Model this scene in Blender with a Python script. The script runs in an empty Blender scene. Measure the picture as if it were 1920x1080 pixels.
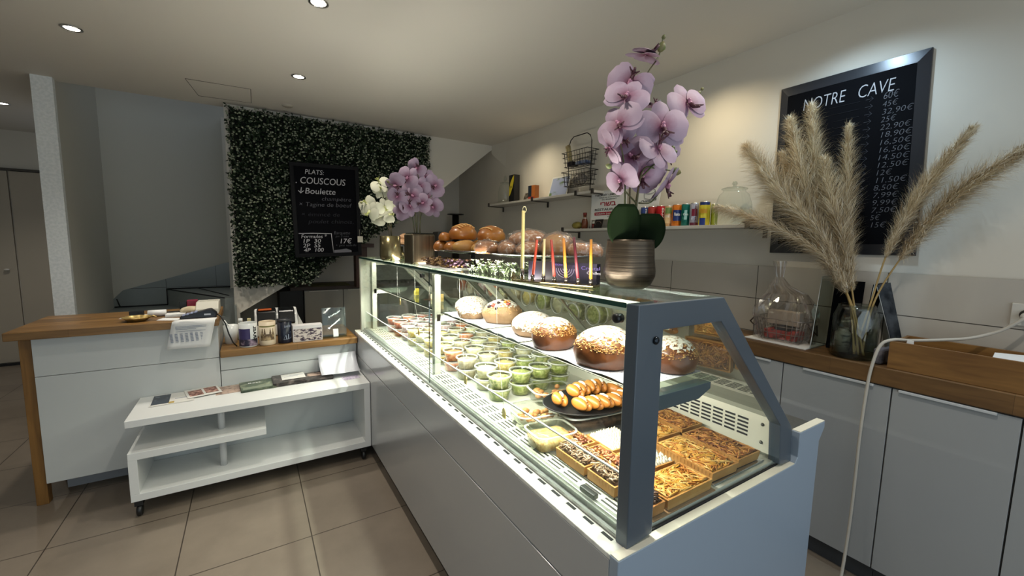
import bpy, bmesh, math, random
from mathutils import Vector, Matrix
random.seed(7)
PI = math.pi
sc = bpy.context.scene
COL = sc.collection

# ---------------------------------------------------------------- camera
cd = bpy.data.cameras.new('camera'); cam = bpy.data.objects.new('camera', cd); COL.objects.link(cam)
cd.sensor_width = 36.0; cd.lens = 778.0 / 1920 * 36.0; cd.clip_start = 0.02
cam.matrix_world = (Matrix.Translation((0, 0, 1.5)) @ Matrix.Rotation(math.radians(-32.25), 4, 'Z')
                    @ Matrix.Rotation(PI/2 + math.radians(-6.28), 4, 'X') @ Matrix.Rotation(math.radians(0.965), 4, 'Z'))
sc.camera = cam

# ---------------------------------------------------------------- exposure, world, lights
sc.view_settings.view_transform = 'Standard'; sc.view_settings.look = 'None'
sc.view_settings.gamma = 1.0; sc.view_settings.use_curve_mapping = False
sc.view_settings.exposure = 1.12
sc.cycles.max_bounces = 12; sc.cycles.transparent_max_bounces = 48; sc.cycles.diffuse_bounces = 4
sc.cycles.glossy_bounces = 4; sc.cycles.caustics_reflective = False; sc.cycles.caustics_refractive = False
sc.cycles.sample_clamp_indirect = 4.0
W = bpy.data.worlds.new('street_daylight'); sc.world = W; W.use_nodes = True
W.node_tree.nodes['Background'].inputs[0].default_value = (0.62, 0.72, 0.86, 1)
W.node_tree.nodes['Background'].inputs[1].default_value = 0.22

def lamp(name, kind, loc, energy, color=(1, 1, 1), rot=(0, 0, 0), **kw):
    l = bpy.data.lights.new(name, kind); l.energy = energy; l.color = color
    for k, v in kw.items(): setattr(l, k, v)
    o = bpy.data.objects.new(name, l); o.location = loc; o.rotation_euler = rot; COL.objects.link(o)
    return o
# daylight coming in through the shop front behind the camera (fills the glazed opening)
lamp('shop_front_daylight', 'AREA', (0.2, -1.45, 1.35), 15, (0.82, 0.91, 1.0), (PI/2, 0, 0), shape='RECTANGLE', size=4.6, size_y=2.1)
SPOTS = [(-0.786, 3.39), (0.335, 2.338), (0.346, 3.431), (-1.79, 5.63), (-0.78, 1.25), (0.335, 0.9), (1.40, 0.45)]
for x, y in SPOTS:
    lamp('downlight_beam', 'SPOT', (x, y, 2.60), 20 if (x, y) != (1.40, 0.45) else 20, (1.0, 0.92, 0.80), (0, 0, 0), spot_size=math.radians(120), spot_blend=1.0, shadow_soft_size=0.04)
for y, c, e in ((1.56, (1.0, 0.84, 0.56), 13), (0.87, (0.60, 0.82, 1.0), 15), (3.42, (1.0, 0.86, 0.6), 10)):
    lamp('wall_washer_beam', 'SPOT', (2.21, y, 2.635), e, c, (0, math.radians(8), 0), spot_size=math.radians(150), spot_blend=1.0, shadow_soft_size=0.03)
lamp('case_tube_light', 'AREA', (0.785, 1.90, 1.338), 6.5, (1.0, 0.95, 0.84), (0, math.radians(-20), 0), shape='RECTANGLE', size=0.04, size_y=2.5)
lamp('case_tube_light_up', 'AREA', (0.785, 1.90, 1.376), 8, (1.0, 0.94, 0.84), (PI, 0, 0), shape='RECTANGLE', size=0.05, size_y=2.5)
lamp('added_deck_fill_light', 'AREA', (0.815, 1.90, 1.128), 12, (1.0, 0.96, 0.86), (0, math.radians(-12), 0), shape='RECTANGLE', size=0.012, size_y=2.5)  # unseen lamp added under the shelf to brighten the deck goods

# ---------------------------------------------------------------- materials
MATS = {}
def s2l(c): return c/12.92 if c <= 0.04045 else ((c+0.055)/1.055)**2.4
def rgb(h):
    h = h.lstrip('#'); return tuple(s2l(int(h[i:i+2], 16)/255) for i in (0, 2, 4)) + (1,)
def mix(nt, fac, a, b):
    m = nt.nodes.new('ShaderNodeMix'); m.data_type = 'RGBA'
    for s, v in ((0, fac), (6, a), (7, b)):
        if hasattr(v, 'is_output'): nt.links.new(v, m.inputs[s])
        else: m.inputs[s].default_value = v
    return m.outputs[2]
def mat(name, col='#cccccc', rough=0.5, metal=0.0, noise=None, emit=0.0, bump=0.0, coord='Object', coat=0.0, sss=0.0, spec=None):
    """noise=(second colour, scale, contrast lo, hi, stretch vector)"""
    if name in MATS: return MATS[name]
    m = bpy.data.materials.new(name); m.use_nodes = True; nt = m.node_tree; b = nt.nodes['Principled BSDF']
    b.inputs['Base Color'].default_value = rgb(col); b.inputs['Roughness'].default_value = rough; b.inputs['Metallic'].default_value = metal
    if coat: b.inputs['Coat Weight'].default_value = coat; b.inputs['Coat Roughness'].default_value = 0.1
    if spec is not None: b.inputs['Specular IOR Level'].default_value = spec
    if sss: b.inputs['Subsurface Weight'].default_value = sss; b.inputs['Subsurface Radius'].default_value = (0.02, 0.01, 0.006)
    if emit: b.inputs['Emission Color'].default_value = rgb(col); b.inputs['Emission Strength'].default_value = emit
    if noise or bump:
        tc = nt.nodes.new('ShaderNodeTexCoord'); mp = nt.nodes.new('ShaderNodeMapping'); nt.links.new(tc.outputs[coord], mp.inputs[0])
        n = nt.nodes.new('ShaderNodeTexNoise'); nt.links.new(mp.outputs[0], n.inputs[0]); n.inputs['Detail'].default_value = 5
        n.inputs['Scale'].default_value = noise[1] if noise else 60
        if noise and len(noise) > 4: mp.inputs['Scale'].default_value = noise[4]
        if noise:
            r = nt.nodes.new('ShaderNodeMapRange'); r.inputs[1].default_value = noise[2]; r.inputs[2].default_value = noise[3]
            nt.links.new(n.outputs[0], r.inputs[0])
            nt.links.new(mix(nt, r.outputs[0], rgb(col), rgb(noise[0])), b.inputs['Base Color'])
        if bump:
            bp = nt.nodes.new('ShaderNodeBump'); bp.inputs['Strength'].default_value = bump; bp.inputs['Distance'].default_value = 0.004
            nt.links.new(n.outputs[0], bp.inputs['Height']); nt.links.new(bp.outputs[0], b.inputs['Normal'])
    MATS[name] = m; return m
def glass(name, tint='#e8f4ee', refl=0.9, base=0.0, rough=0.02, film=0.0, film_col='#ffffff'):
    """thin clear sheet: lets light straight through and mirrors by angle"""
    if name in MATS: return MATS[name]
    m = bpy.data.materials.new(name); m.use_nodes = True; nt = m.node_tree; nt.nodes.clear()
    o = nt.nodes.new('ShaderNodeOutputMaterial'); t = nt.nodes.new('ShaderNodeBsdfTransparent'); t.inputs[0].default_value = rgb(tint)
    g = nt.nodes.new('ShaderNodeBsdfGlossy'); g.inputs['Roughness'].default_value = rough
    lw = nt.nodes.new('ShaderNodeLayerWeight'); lw.inputs[0].default_value = 0.5
    pw = nt.nodes.new('ShaderNodeMath'); pw.operation = 'POWER'; nt.links.new(lw.outputs['Facing'], pw.inputs[0]); pw.inputs[1].default_value = 5.0
    mr = nt.nodes.new('ShaderNodeMapRange'); mr.inputs[3].default_value = 0.03+base; mr.inputs[4].default_value = max(0.03+base, refl)
    nt.links.new(pw.outputs[0], mr.inputs[0]); mx = nt.nodes.new('ShaderNodeMixShader')
    nt.links.new(mr.outputs[0], mx.inputs[0]); nt.links.new(t.outputs[0], mx.inputs[1]); nt.links.new(g.outputs[0], mx.inputs[2])
    out = mx.outputs[0]
    if film:
        d = nt.nodes.new('ShaderNodeBsdfDiffuse'); d.inputs[0].default_value = rgb(film_col); m2 = nt.nodes.new('ShaderNodeMixShader')
        m2.inputs[0].default_value = film; nt.links.new(out, m2.inputs[1]); nt.links.new(d.outputs[0], m2.inputs[2]); out = m2.outputs[0]
    nt.links.new(out, o.inputs[0]); MATS[name] = m; return m
def tiles(name, col, col2, grout, w, h, off, plane='XY', mortar=0.003, rough=0.35, noise_scale=2.5, coat=0.0, bump=True):
    m = bpy.data.materials.new(name); m.use_nodes = True; nt = m.node_tree; b = nt.nodes['Principled BSDF']
    tc = nt.nodes.new('ShaderNodeTexCoord'); sp = nt.nodes.new('ShaderNodeSeparateXYZ'); nt.links.new(tc.outputs['Object'], sp.inputs[0])
    cb = nt.nodes.new('ShaderNodeCombineXYZ'); ix = {'X': 0, 'Y': 1, 'Z': 2}
    nt.links.new(sp.outputs[ix[plane[0]]], cb.inputs[0]); nt.links.new(sp.outputs[ix[plane[1]]], cb.inputs[1])
    mp = nt.nodes.new('ShaderNodeMapping'); mp.inputs['Location'].default_value = (20*w-off[0], 20*h-off[1], 0); nt.links.new(cb.outputs[0], mp.inputs[0])
    br = nt.nodes.new('ShaderNodeTexBrick'); br.offset = 0; br.squash = 1; br.inputs['Scale'].default_value = 1
    br.inputs['Brick Width'].default_value = w; br.inputs['Row Height'].default_value = h; br.inputs['Mortar Size'].default_value = mortar
    br.inputs['Mortar Smooth'].default_value = 0.1; nt.links.new(mp.outputs[0], br.inputs[0])
    n = nt.nodes.new('ShaderNodeTexNoise'); n.inputs['Scale'].default_value = noise_scale; n.inputs['Detail'].default_value = 8; n.inputs['Roughness'].default_value = 0.62
    nt.links.new(tc.outputs['Object'], n.inputs[0]); r = nt.nodes.new('ShaderNodeMapRange'); r.inputs[1].default_value = 0.32; r.inputs[2].default_value = 0.68
    nt.links.new(n.outputs[0], r.inputs[0]); c = mix(nt, r.outputs[0], rgb(col), rgb(col2))
    nt.links.new(mix(nt, br.outputs['Fac'], c, rgb(grout)), b.inputs['Base Color']); b.inputs['Roughness'].default_value = rough
    if coat: b.inputs['Coat Weight'].default_value = coat; b.inputs['Coat Roughness'].default_value = 0.05
    MATS[name] = m; return m
def wood(name, c1, c2, axis='Y', scale=3.0, rough=0.45, stretch=12.0, knot=None, stave=None):
    m = bpy.data.materials.new(name); m.use_nodes = True; nt = m.node_tree; b = nt.nodes['Principled BSDF']
    tc = nt.nodes.new('ShaderNodeTexCoord'); mp = nt.nodes.new('ShaderNodeMapping'); nt.links.new(tc.outputs['Object'], mp.inputs[0])
    sv = [stretch]*3; sv['XYZ'.index(axis)] = 1.0; mp.inputs['Scale'].default_value = sv
    n = nt.nodes.new('ShaderNodeTexNoise'); n.inputs['Scale'].default_value = scale; n.inputs['Detail'].default_value = 7; n.inputs['Distortion'].default_value = 0.9
    nt.links.new(mp.outputs[0], n.inputs[0]); r = nt.nodes.new('ShaderNodeMapRange'); r.inputs[1].default_value = 0.3; r.inputs[2].default_value = 0.7
    nt.links.new(n.outputs[0], r.inputs[0]); c = mix(nt, r.outputs[0], rgb(c1), rgb(c2))
    if stave:
        br = nt.nodes.new('ShaderNodeTexBrick'); br.offset = 0.37; br.inputs['Scale'].default_value = 1; br.inputs['Brick Width'].default_value = 0.55
        br.inputs['Row Height'].default_value = stave; br.inputs['Mortar Size'].default_value = 0.0006; br.inputs['Color1'].default_value = (0.72, 0.72, 0.72, 1); br.inputs['Color2'].default_value = (1.1, 1.1, 1.1, 1)
        br.inputs['Mortar'].default_value = (0.5, 0.5, 0.5, 1)
        sp = nt.nodes.new('ShaderNodeSeparateXYZ'); nt.links.new(tc.outputs['Object'], sp.inputs[0]); cb = nt.nodes.new('ShaderNodeCombineXYZ')
        nt.links.new(sp.outputs['XYZ'.index(axis)], cb.inputs[0]); nt.links.new(sp.outputs[1-'XYZ'.index(axis)], cb.inputs[1])
        mo = nt.nodes.new('ShaderNodeMapping'); mo.inputs['Location'].default_value = (10, 10, 0); nt.links.new(cb.outputs[0], mo.inputs[0]); nt.links.new(mo.outputs[0], br.inputs[0])
        mm = nt.nodes.new('ShaderNodeMix'); mm.data_type = 'RGBA'; mm.blend_type = 'MULTIPLY'; mm.inputs[0].default_value = 1
        nt.links.new(c, mm.inputs[6]); nt.links.new(br.outputs[0], mm.inputs[7]); c = mm.outputs[2]
    if knot:
        geo = nt.nodes.new('ShaderNodeMapping'); geo.inputs['Location'].default_value = tuple(-knot[0][i]*knot[1][i] for i in range(3)); geo.inputs['Scale'].default_value = knot[1]
        nt.links.new(tc.outputs['Object'], geo.inputs[0]); ln = nt.nodes.new('ShaderNodeVectorMath'); ln.operation = 'LENGTH'; nt.links.new(geo.outputs[0], ln.inputs[0])
        kr = nt.nodes.new('ShaderNodeMapRange'); kr.inputs[1].default_value = 0.7; kr.inputs[2].default_value = 1.1; kr.inputs[3].default_value = 1; kr.inputs[4].default_value = 0
        nt.links.new(ln.outputs['Value'], kr.inputs[0]); c = mix(nt, kr.outputs[0], c, rgb('#3a1c0a'))
    nt.links.new(c, b.inputs['Base Color']); b.inputs['Roughness'].default_value = rough
    MATS[name] = m; return m

# ---------------------------------------------------------------- mesh helpers
class MB:
    """collects shapes in world coordinates; build() links them as ONE mesh object"""
    def __init__(s): s.v = []; s.f = []; s.m = []; s.k = 0; s.sm = []
    def mi(s, k): s.k = k; return s
    def add(s, vs, fs, smooth=False):
        o = len(s.v); s.v += [tuple(v) for v in vs]; s.f += [tuple(i+o for i in f) for f in fs]; s.m += [s.k]*len(fs); s.sm += [smooth]*len(fs); return s
    def box(s, x0, x1, y0, y1, z0, z1):
        return s.add([(x, y, z) for x in (x0, x1) for y in (y0, y1) for z in (z0, z1)],
                     [(0, 1, 3, 2), (4, 6, 7, 5), (0, 4, 5, 1), (2, 3, 7, 6), (0, 2, 6, 4), (1, 5, 7, 3)])
    def prism(s, pts, axis, a, b):
        """pts in the plane across axis ('X': (y,z), 'Y': (x,z), 'Z': (x,y))"""
        def P(p, t): return {'X': (t, p[0], p[1]), 'Y': (p[0], t, p[1]), 'Z': (p[0], p[1], t)}[axis]
        n = len(pts); return s.add([P(p, a) for p in pts] + [P(p, b) for p in pts],
            [tuple(range(n)), tuple(range(2*n-1, n-1, -1))] + [(i, i+n, (i+1) % n+n, (i+1) % n) for i in range(n)])
    def lathe(s, prof, c=(0, 0, 0), n=24, flute=0.0, fn=12, cap=True, mtx=None):
        vs = []; fs = []; m = len(prof)
        for i in range(n):
            a = 2*PI*i/n; k = 1 + flute*math.cos(a*fn)
            for r, z in prof:
                v = Vector((r*k*math.cos(a), r*k*math.sin(a), z)); 
                if mtx: v = mtx @ v
                vs.append((v[0]+c[0], v[1]+c[1], v[2]+c[2]))
        for i in range(n):
            j = (i+1) % n
            for k in range(m-1): fs.append((i*m+k, j*m+k, j*m+k+1, i*m+k+1))
        s.add(vs, fs, True)
        if cap:
            o = len(s.v)-n*m
            if prof[0][0] > 1e-4: s.f.append(tuple(o+i*m for i in range(n-1, -1, -1))); s.m.append(s.k); s.sm.append(False)
            if prof[-1][0] > 1e-4: s.f.append(tuple(o+i*m+m-1 for i in range(n))); s.m.append(s.k); s.sm.append(False)
        return s
    def cyl(s, x, y, z0, z1, r, n=20): return s.lathe([(r, z0), (r, z1)], (x, y, 0), n)
    def tube(s, pts, r, n=6, r2=None, closed=False):
        pts = [Vector(p) for p in pts]; N = len(pts); vs = []; fs = []; up = Vector((0.13, 0.31, 0.94))
        for i, p in enumerate(pts):
            d = (pts[(i+1) % N] - pts[i-1]) if closed else (pts[min(i+1, N-1)] - pts[max(i-1, 0)])
            d.normalize(); a = d.cross(up)
            if a.length < 0.05: a = d.cross(Vector((1, 0, 0)))
            a.normalize(); b = d.cross(a); rr = r if r2 is None else r + (r2-r)*i/(N-1)
            for k in range(n):
                t = 2*PI*k/n; vs.append(p + a*(rr*math.cos(t)) + b*(rr*math.sin(t)))
        for i in range(N if closed else N-1):
            for k in range(n):
                fs.append((i*n+k, i*n+(k+1) % n, ((i+1) % N)*n+(k+1) % n, ((i+1) % N)*n+k))
        if not closed: fs += [tuple(range(n-1, -1, -1)), tuple((N-1)*n+k for k in range(n))]
        return s.add(vs, fs, True)
    def ball(s, c, rx, ry=None, rz=None, sub=2, jit=0.0, rnd=random, mtx=None, fn=None):
        ry = rx if ry is None else ry; rz = rx if rz is None else rz
        bm = bmesh.new(); bmesh.ops.create_icosphere(bm, subdivisions=sub, radius=1.0)
        vs = []
        for v in bm.verts:
            p = v.co.copy()
            if fn: p = fn(p)
            k = 1 + (rnd.uniform(-jit, jit) if jit else 0)
            q = Vector((p.x*rx*k, p.y*ry*k, p.z*rz*k))
            if mtx: q = mtx @ q
            vs.append((q.x+c[0], q.y+c[1], q.z+c[2]))
        fs = [tuple(v.index for v in f.verts) for f in bm.faces]; bm.free()
        return s.add(vs, fs, True)
    def grid(s, nx, ny, fn, smooth=True):
        vs = [fn(i/nx, j/ny) for j in range(ny+1) for i in range(nx+1)]
        return s.add(vs, [(j*(nx+1)+i, j*(nx+1)+i+1, (j+1)*(nx+1)+i+1, (j+1)*(nx+1)+i) for j in range(ny) for i in range(nx)], smooth)
    def rot(s, mtx):
        s.v = [tuple(mtx @ Vector(v)) for v in s.v]; return s
    def build(s, name, mats, parent=None, bevel=0.0, thick=0.0, seg=2, smooth=None):
        me = bpy.data.meshes.new(name); o0 = origin(parent) if parent else Vector((0, 0, 0))
        me.from_pydata([tuple(Vector(v)-o0) for v in s.v], [], s.f); me.validate()
        for m in (mats if isinstance(mats, (list, tuple)) else [mats]): me.materials.append(m)
        if len(me.polygons) == len(s.f):
            me.polygons.foreach_set('material_index', s.m)
            me.polygons.foreach_set('use_smooth', s.sm if smooth is None else [smooth]*len(s.f))
        me.update(); o = bpy.data.objects.new(name, me); COL.objects.link(o)
        if parent: o.parent = parent
        if thick: t = o.modifiers.new('thick', 'SOLIDIFY'); t.thickness = thick; t.offset = 0
        if bevel: b = o.modifiers.new('bevel', 'BEVEL'); b.width = bevel; b.segments = seg; b.limit_method = 'ANGLE'; b.angle_limit = math.radians(40)
        return o
def origin(o):
    v = Vector((0, 0, 0))
    while o: v += o.location; o = o.parent
    return v
def tag(o, label, cat, group=None, kind=None):
    o['label'] = label; o['category'] = cat
    if group: o['group'] = group
    if kind: o['kind'] = kind
    return o
def thing(name, label, cat, loc, group=None):
    o = bpy.data.objects.new(name, None); COL.objects.link(o); o.location = loc; o.empty_display_size = 0.05
    return tag(o, label, cat, group)
def struct(name, mb, m, parent=None, **kw):
    o = mb.build(name, m, parent, **kw)
    if not parent: o['kind'] = 'structure'
    return o
def dup(root, loc, rotz=0.0, label=None, group=None, scale=None, rot=None):
    r = root.copy(); COL.objects.link(r); r.location = loc; r.rotation_euler = rot or (0, 0, rotz)
    if scale: r.scale = scale if isinstance(scale, tuple) else (scale,)*3
    if label: r['label'] = label
    if group: r['group'] = group
    for ch in list(root.children):
        c = ch.copy(); COL.objects.link(c); c.parent = r
        for g in ch.children:
            d = g.copy(); COL.objects.link(d); d.parent = c
    return r
def text(name, body, size, m, parent, at, xdir, ydir, width=None, ext=0.0004, bend=None, align='LEFT', shear=0.0, bold=0.0):
    """writing: the letters are laid on the surface at `at`, running along xdir, upright along ydir; bend=(radius) wraps round a can"""
    cu = bpy.data.curves.new(name, 'FONT'); cu.body = body; cu.size = size; cu.extrude = ext; cu.align_x = align; cu.shear = shear; cu.offset = bold
    cu.resolution_u = 3
    tmp = bpy.data.objects.new('tmp', cu); COL.objects.link(tmp); bpy.context.view_layer.update()
    me = bpy.data.meshes.new_from_object(tmp); bpy.data.objects.remove(tmp)
    X = Vector(xdir).normalized(); Y = Vector(ydir).normalized(); Z = X.cross(Y); A = Vector(at); o0 = origin(parent) if parent else Vector((0, 0, 0))
    xs = [v.co.x for v in me.vertices] or [0]
    k = 1.0 if not width else width/max(1e-6, max(xs)-min(xs))
    for v in me.vertices:
        x, y, z = v.co.x*k, v.co.y, v.co.z
        if bend: # wrap about the vertical axis: at = centre of the can
            R, ang = bend; vertical = abs(X.z) > 0.5
            h = x if not vertical else y; t = ang + h/R
            up = y if not vertical else x
            v.co = A - o0 + Vector((math.cos(t)*(R+0.0003+z), math.sin(t)*(R+0.0003+z), up))
        else: v.co = A + X*x + Y*y + Z*(z+0.0006) - o0
    me.name = name; me.materials.append(m); o = bpy.data.objects.new(name, me); COL.objects.link(o)
    if parent: o.parent = parent
    return o
# ================================================================ THE SETTING
white = mat('white_wall_paint', '#dfdacf', 0.75, noise=('#d6d1c6', 1.2, 0.4, 0.7))
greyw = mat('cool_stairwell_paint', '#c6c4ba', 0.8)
ceilm = mat('ceiling_paint', '#ddd8cf', 0.85)
floor_m = tiles('floor_tile', '#6d6358', '#83786b', '#3a322b', 0.549, 0.549, (0.202, 2.186), 'XY', 0.0028, 0.38, 1.6)
splash_m = tiles('wall_tile', '#bdb7ae', '#c5bfb5', '#4c4843', 0.59, 0.195, (0.11, 0.026), 'YZ', 0.0022, 0.16, 1.0, coat=0.4)
skirt_m = tiles('stair_tile', '#7f8786', '#878f8e', '#4b4a4e', 0.43, 0.4, (0.10, 0.17), 'XZ', 0.0025, 0.3, 1.0)
stair_m = mat('stair_tile_tread', '#8d9492', 0.4)
blackl = mat('black_line', '#15161a', 0.6)
ZC = 2.645
struct('floor', MB().box(-3.6, 2.75, -1.7, 7.2, -0.05, 0.0), floor_m)
struct('ceiling', MB().box(-3.6, 2.75, -1.7, 4.56, ZC, ZC+0.08).box(-3.6, -1.185, 4.56, 7.2, ZC, ZC+0.08).box(-1.3, 2.75, 4.56, 4.60, ZC, ZC+0.5), ceilm)
struct('wall_right', MB().box(2.53, 2.75, -1.7, 5.6, 0, ZC+1.0), white)
# back wall: the boxed-in side of the staircase, open underneath along a rising slope
zs = lambda x: 0.817 + (x+0.103)*0.617 if x < 1.62 else 1.880 + (x-1.62)*0.82
struct('wall_back', MB().prism([(-0.14, 0.0), (-0.103, 0.0), (-0.103, 0.817), (0.6, zs(0.6)), (1.62, 1.880), (2.46, 2.56), (2.50, 2.59), (2.53, 2.60), (2.53, ZC), (1.76, ZC), (1.76, ZC-0.0005), (-0.14, ZC)], 'Y', 4.48, 4.56)
       .add([(2.529, 4.185, 2.354), (2.505, 4.483, 2.55), (2.505, 4.483, ZC), (2.529, 4.185, ZC), (2.54, 4.185, 2.354), (2.54, 4.483, 2.55), (2.54, 4.483, ZC), (2.54, 4.185, ZC)],
            [(0, 1, 2, 3), (4, 7, 6, 5), (0, 4, 5, 1), (0, 3, 7, 4), (1, 5, 6, 2)]), white)
# sloping underside of the stairs
struct('ceiling_under_stair', MB().prism([(-0.14, 0.78), (1.62, 1.90), (2.46, 2.58), (2.53, 2.63), (2.53, 2.70), (1.60, 1.98), (-0.14, 0.88)], 'Y', 4.56, 5.45), ceilm)
struct('wall_niche', MB().box(-0.2, 2.75, 5.45, 5.6, 0, 2.75), white)
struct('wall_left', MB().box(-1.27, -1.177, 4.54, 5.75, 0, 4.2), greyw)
struct('wall_end', MB().box(-1.285, -1.172, 4.50, 4.545, 0, ZC), mat('wall_end_daylit_tone', '#f0f3f4', 0.7, noise=('#e2e7e8', 60, 0.4, 0.6), bump=0.3))  # daylight on the wall end is put into this brighter colour
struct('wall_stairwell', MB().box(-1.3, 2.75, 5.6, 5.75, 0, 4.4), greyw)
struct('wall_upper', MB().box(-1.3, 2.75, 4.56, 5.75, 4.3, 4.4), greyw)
struct('wall_corridor', MB().box(-3.6, -1.2, 7.02, 7.2, 0, ZC), white)
struct('wall_side', MB().box(-3.75, -3.6, -1.7, 7.2, 0, ZC), white)
struct('wall_front', MB().box(-3.6, -2.3, -1.7, -1.5, 0, ZC).box(2.5, 2.75, -1.7, -1.5, 0, ZC).box(-2.3, 2.5, -1.7, -1.5, 2.42, ZC).box(-2.3, 2.5, -1.7, -1.5, 0, 0.12), white)
wf = MB()
for x in (-2.3, -0.7, 0.9, 2.44): wf.box(x, x+0.06, -1.63, -1.57, 0.12, 2.42)
wf.box(-2.3, 2.5, -1.63, -1.57, 0.12, 0.18).box(-2.3, 2.5, -1.63, -1.57, 2.36, 2.42)
w1 = struct('window_1', wf, mat('shop_front_frame', '#4a4f55', 0.4))
struct('shop_front_pane', MB().box(-2.3, 2.5, -1.602, -1.598, 0.18, 2.36), glass('clear_glass'), w1)
# tiling on the right wall and the stair skirting
struct('trim_1', MB().box(2.52, 2.532, -1.2, 5.45, 0.9, 1.389), splash_m)
struct('trim_2', MB().prism([(-1.177, 0.70), (-1.177, 0.87), (-1.10, 0.955), (-0.12, 1.255), (-0.12, 0.70)], 'Y', 5.585, 5.602), skirt_m)
# winding steps with black nosing lines
struct('stair_steps', MB().box(-1.177, -0.10, 4.56, 5.6, 0.0, 0.78)
       .prism([(-0.757, 5.6), (-0.757, 5.585), (-0.215, 4.56), (-0.10, 4.56), (-0.10, 5.6)], 'Z', 0.78, 0.95), stair_m)
nl = MB()
nl.tube([(-0.757, 5.58, 0.952), (-0.215, 4.565, 0.952)], 0.006, 4).tube([(-0.50, 5.58, 0.952), (-0.19, 4.74, 0.952)], 0.006, 4)
nl.tube([(-0.757, 5.58, 0.79), (-0.757, 5.58, 0.955)], 0.007, 4).tube([(-1.17, 5.58, 0.79), (-0.757, 5.58, 0.79)], 0.006, 4)
nl.tube([(-0.757, 5.578, 0.955), (-0.15, 5.578, 0.957)], 0.006, 4).tube([(-1.13, 5.578, 0.79), (-1.15, 5.578, 0.87)], 0.006, 4)
struct('trim_3', nl, blackl)
struct('trim_4', MB().box(-0.14, -0.125, 4.40, 4.48, 0, 0.90), stair_m)
# corridor doors at the far left
dm = mat('cupboard_door_paint', '#b4ab9c', 0.5)
for k, (x0, x1) in enumerate(((-2.78, -2.252), (-2.238, -1.70))):
    d = struct('door_%d' % (k+1), MB().box(x0, x1, 6.985, 7.015, 0.03, 2.195), dm, bevel=0.003)
    if k == 0: MB().ball((-2.325, 6.96, 1.10), 0.025, 0.025, 0.012, 2).tube([(-2.325, 6.99, 1.10), (-2.325, 6.96, 1.10)], 0.008).build('door_knob', mat('knob_white', '#d8d4cb', 0.3), d)
struct('trim_5', MB().box(-3.6, -1.3, 6.97, 7.02, 2.20, 2.225), mat('dark_rail', '#4a4741', 0.5))
struct('trim_6', MB().box(-3.2, -1.3, 6.95, 7.02, 0.0, 0.03), mat('dark_kick', '#17181a', 0.5))
struct('trim_7', MB().box(-1.32, -1.285, 5.3, 5.33, 0.6, 1.3), mat('dark_wood_post', '#5b3b1c', 0.5))
# ceiling hatch, a thin square line
hx = [(-0.345, 3.956), (0.059, 3.932), (0.064, 4.321), (-0.30, 4.36)]
hm = MB()
for i in range(4):
    a = hx[i]; b = hx[(i+1) % 4]; hm.tube([(a[0], a[1], ZC-0.0005), (b[0], b[1], ZC-0.0005)], 0.0022, 4)
struct('trim_8', hm, mat('hatch_gap', '#56524b', 0.8))
# recessed ceiling lights
chrome = mat('brushed_chrome', '#c9c9c7', 0.22, 1.0)
lens = mat('lit_lamp_face', '#fff6e4', 0.4, emit=14.0)
LBL = ['recessed ceiling light above the wooden cash counter', 'recessed ceiling light at the top edge, nearest the camera', 'recessed ceiling light in front of the leafy hedge panel',
       'small recessed ceiling light in the corridor at the far left', 'recessed ceiling light over the tiled floor beside the camera', 'recessed ceiling light above the near end of the pastry case']
def ceiling_light(x, y, label):
    t = thing('ceiling_light', label, 'ceiling light', (x, y, ZC), 'recessed ceiling lights')
    MB().lathe([(0.034, 0.0), (0.045, -0.001), (0.047, -0.005), (0.036, -0.007), (0.033, -0.001)], (x, y, ZC), 28, cap=False).build('trim_ring', chrome, t)
    MB().cyl(x, y, ZC-0.004, ZC-0.002, 0.033, 24).build('lamp_face', lens, t)
for (x, y), l in list(zip(SPOTS, LBL))[:4]: ceiling_light(x, y, l)
t = thing('smoke_detector', 'round white detector on the ceiling above the leafy hedge panel', 'detector', (0.33, 4.218, ZC))
MB().lathe([(0.0, -0.012), (0.03, -0.012), (0.042, -0.006), (0.045, 0.0)], (0.33, 4.218, ZC), 24, cap=False).build('cover', mat('old_plastic', '#b9b3a7', 0.5), t)
# ================================================================ DISPLAY CASE
lam = mat('case_white_laminate', '#a3a5a7', 0.22, coat=0.35)
lam_e = mat('case_end_daylit_laminate', '#909dac', 0.38)  # bluish daylight on the end panel is put into its colour
steel = mat('brushed_steel', '#b9bbb8', 0.33, 1.0, noise=('#a5a7a4', 40, 0.3, 0.7, (1, 12, 1)))
slate = mat('slate_frame', '#47515b', 0.35, coat=0.2)
cream = mat('cream_steel', '#dcd9c8', 0.4)
postw = mat('pale_post', '#b4b6a8', 0.35)
dark = mat('dark_void', '#16171a', 0.7)
pane = glass('case_glass', '#f9fdfb', 0.7, 0.005)
edge = glass('green_glass_edge', '#1f5145', 0.5, 0.25)
mat('glass_edge_solid', '#143a33', 0.15, coat=0.5)
case = thing('display_case', 'long refrigerated glass pastry display case with white panels', 'display case', (1.1, 1.9, 0))
Y0, Y1 = 0.575, 3.27
b = MB().box(0.655, 1.60, 0.60, 3.25, 0.10, 0.80)
b.build('cabinet', lam, case)
for z0, z1 in ((0.10, 0.637), (0.643, 0.798)): MB().box(0.648, 0.656, 0.602, 3.268, z0, z1).build('front_panel', lam, case, bevel=0.0015)
MB().box(0.69, 1.5, 0.62, 3.25, 0.0, 0.10).build('kickplate', mat('kick_brown', '#3b342b', 0.6), case)
endp = [(0.648, 0.03), (0.648, 0.812), (1.44, 0.812), (1.457, 0.83), (1.457, 0.912), (1.634, 0.912), (1.634, 0.89), (1.602, 0.85), (1.597, 0.03)]
MB().prism(endp, 'Y', 0.575, 0.601).build('side_panel', lam_e, case, bevel=0.002)
MB().prism(endp, 'Y', 3.25, 3.275).build('side_panel', lam_e, case, bevel=0.002)
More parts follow.
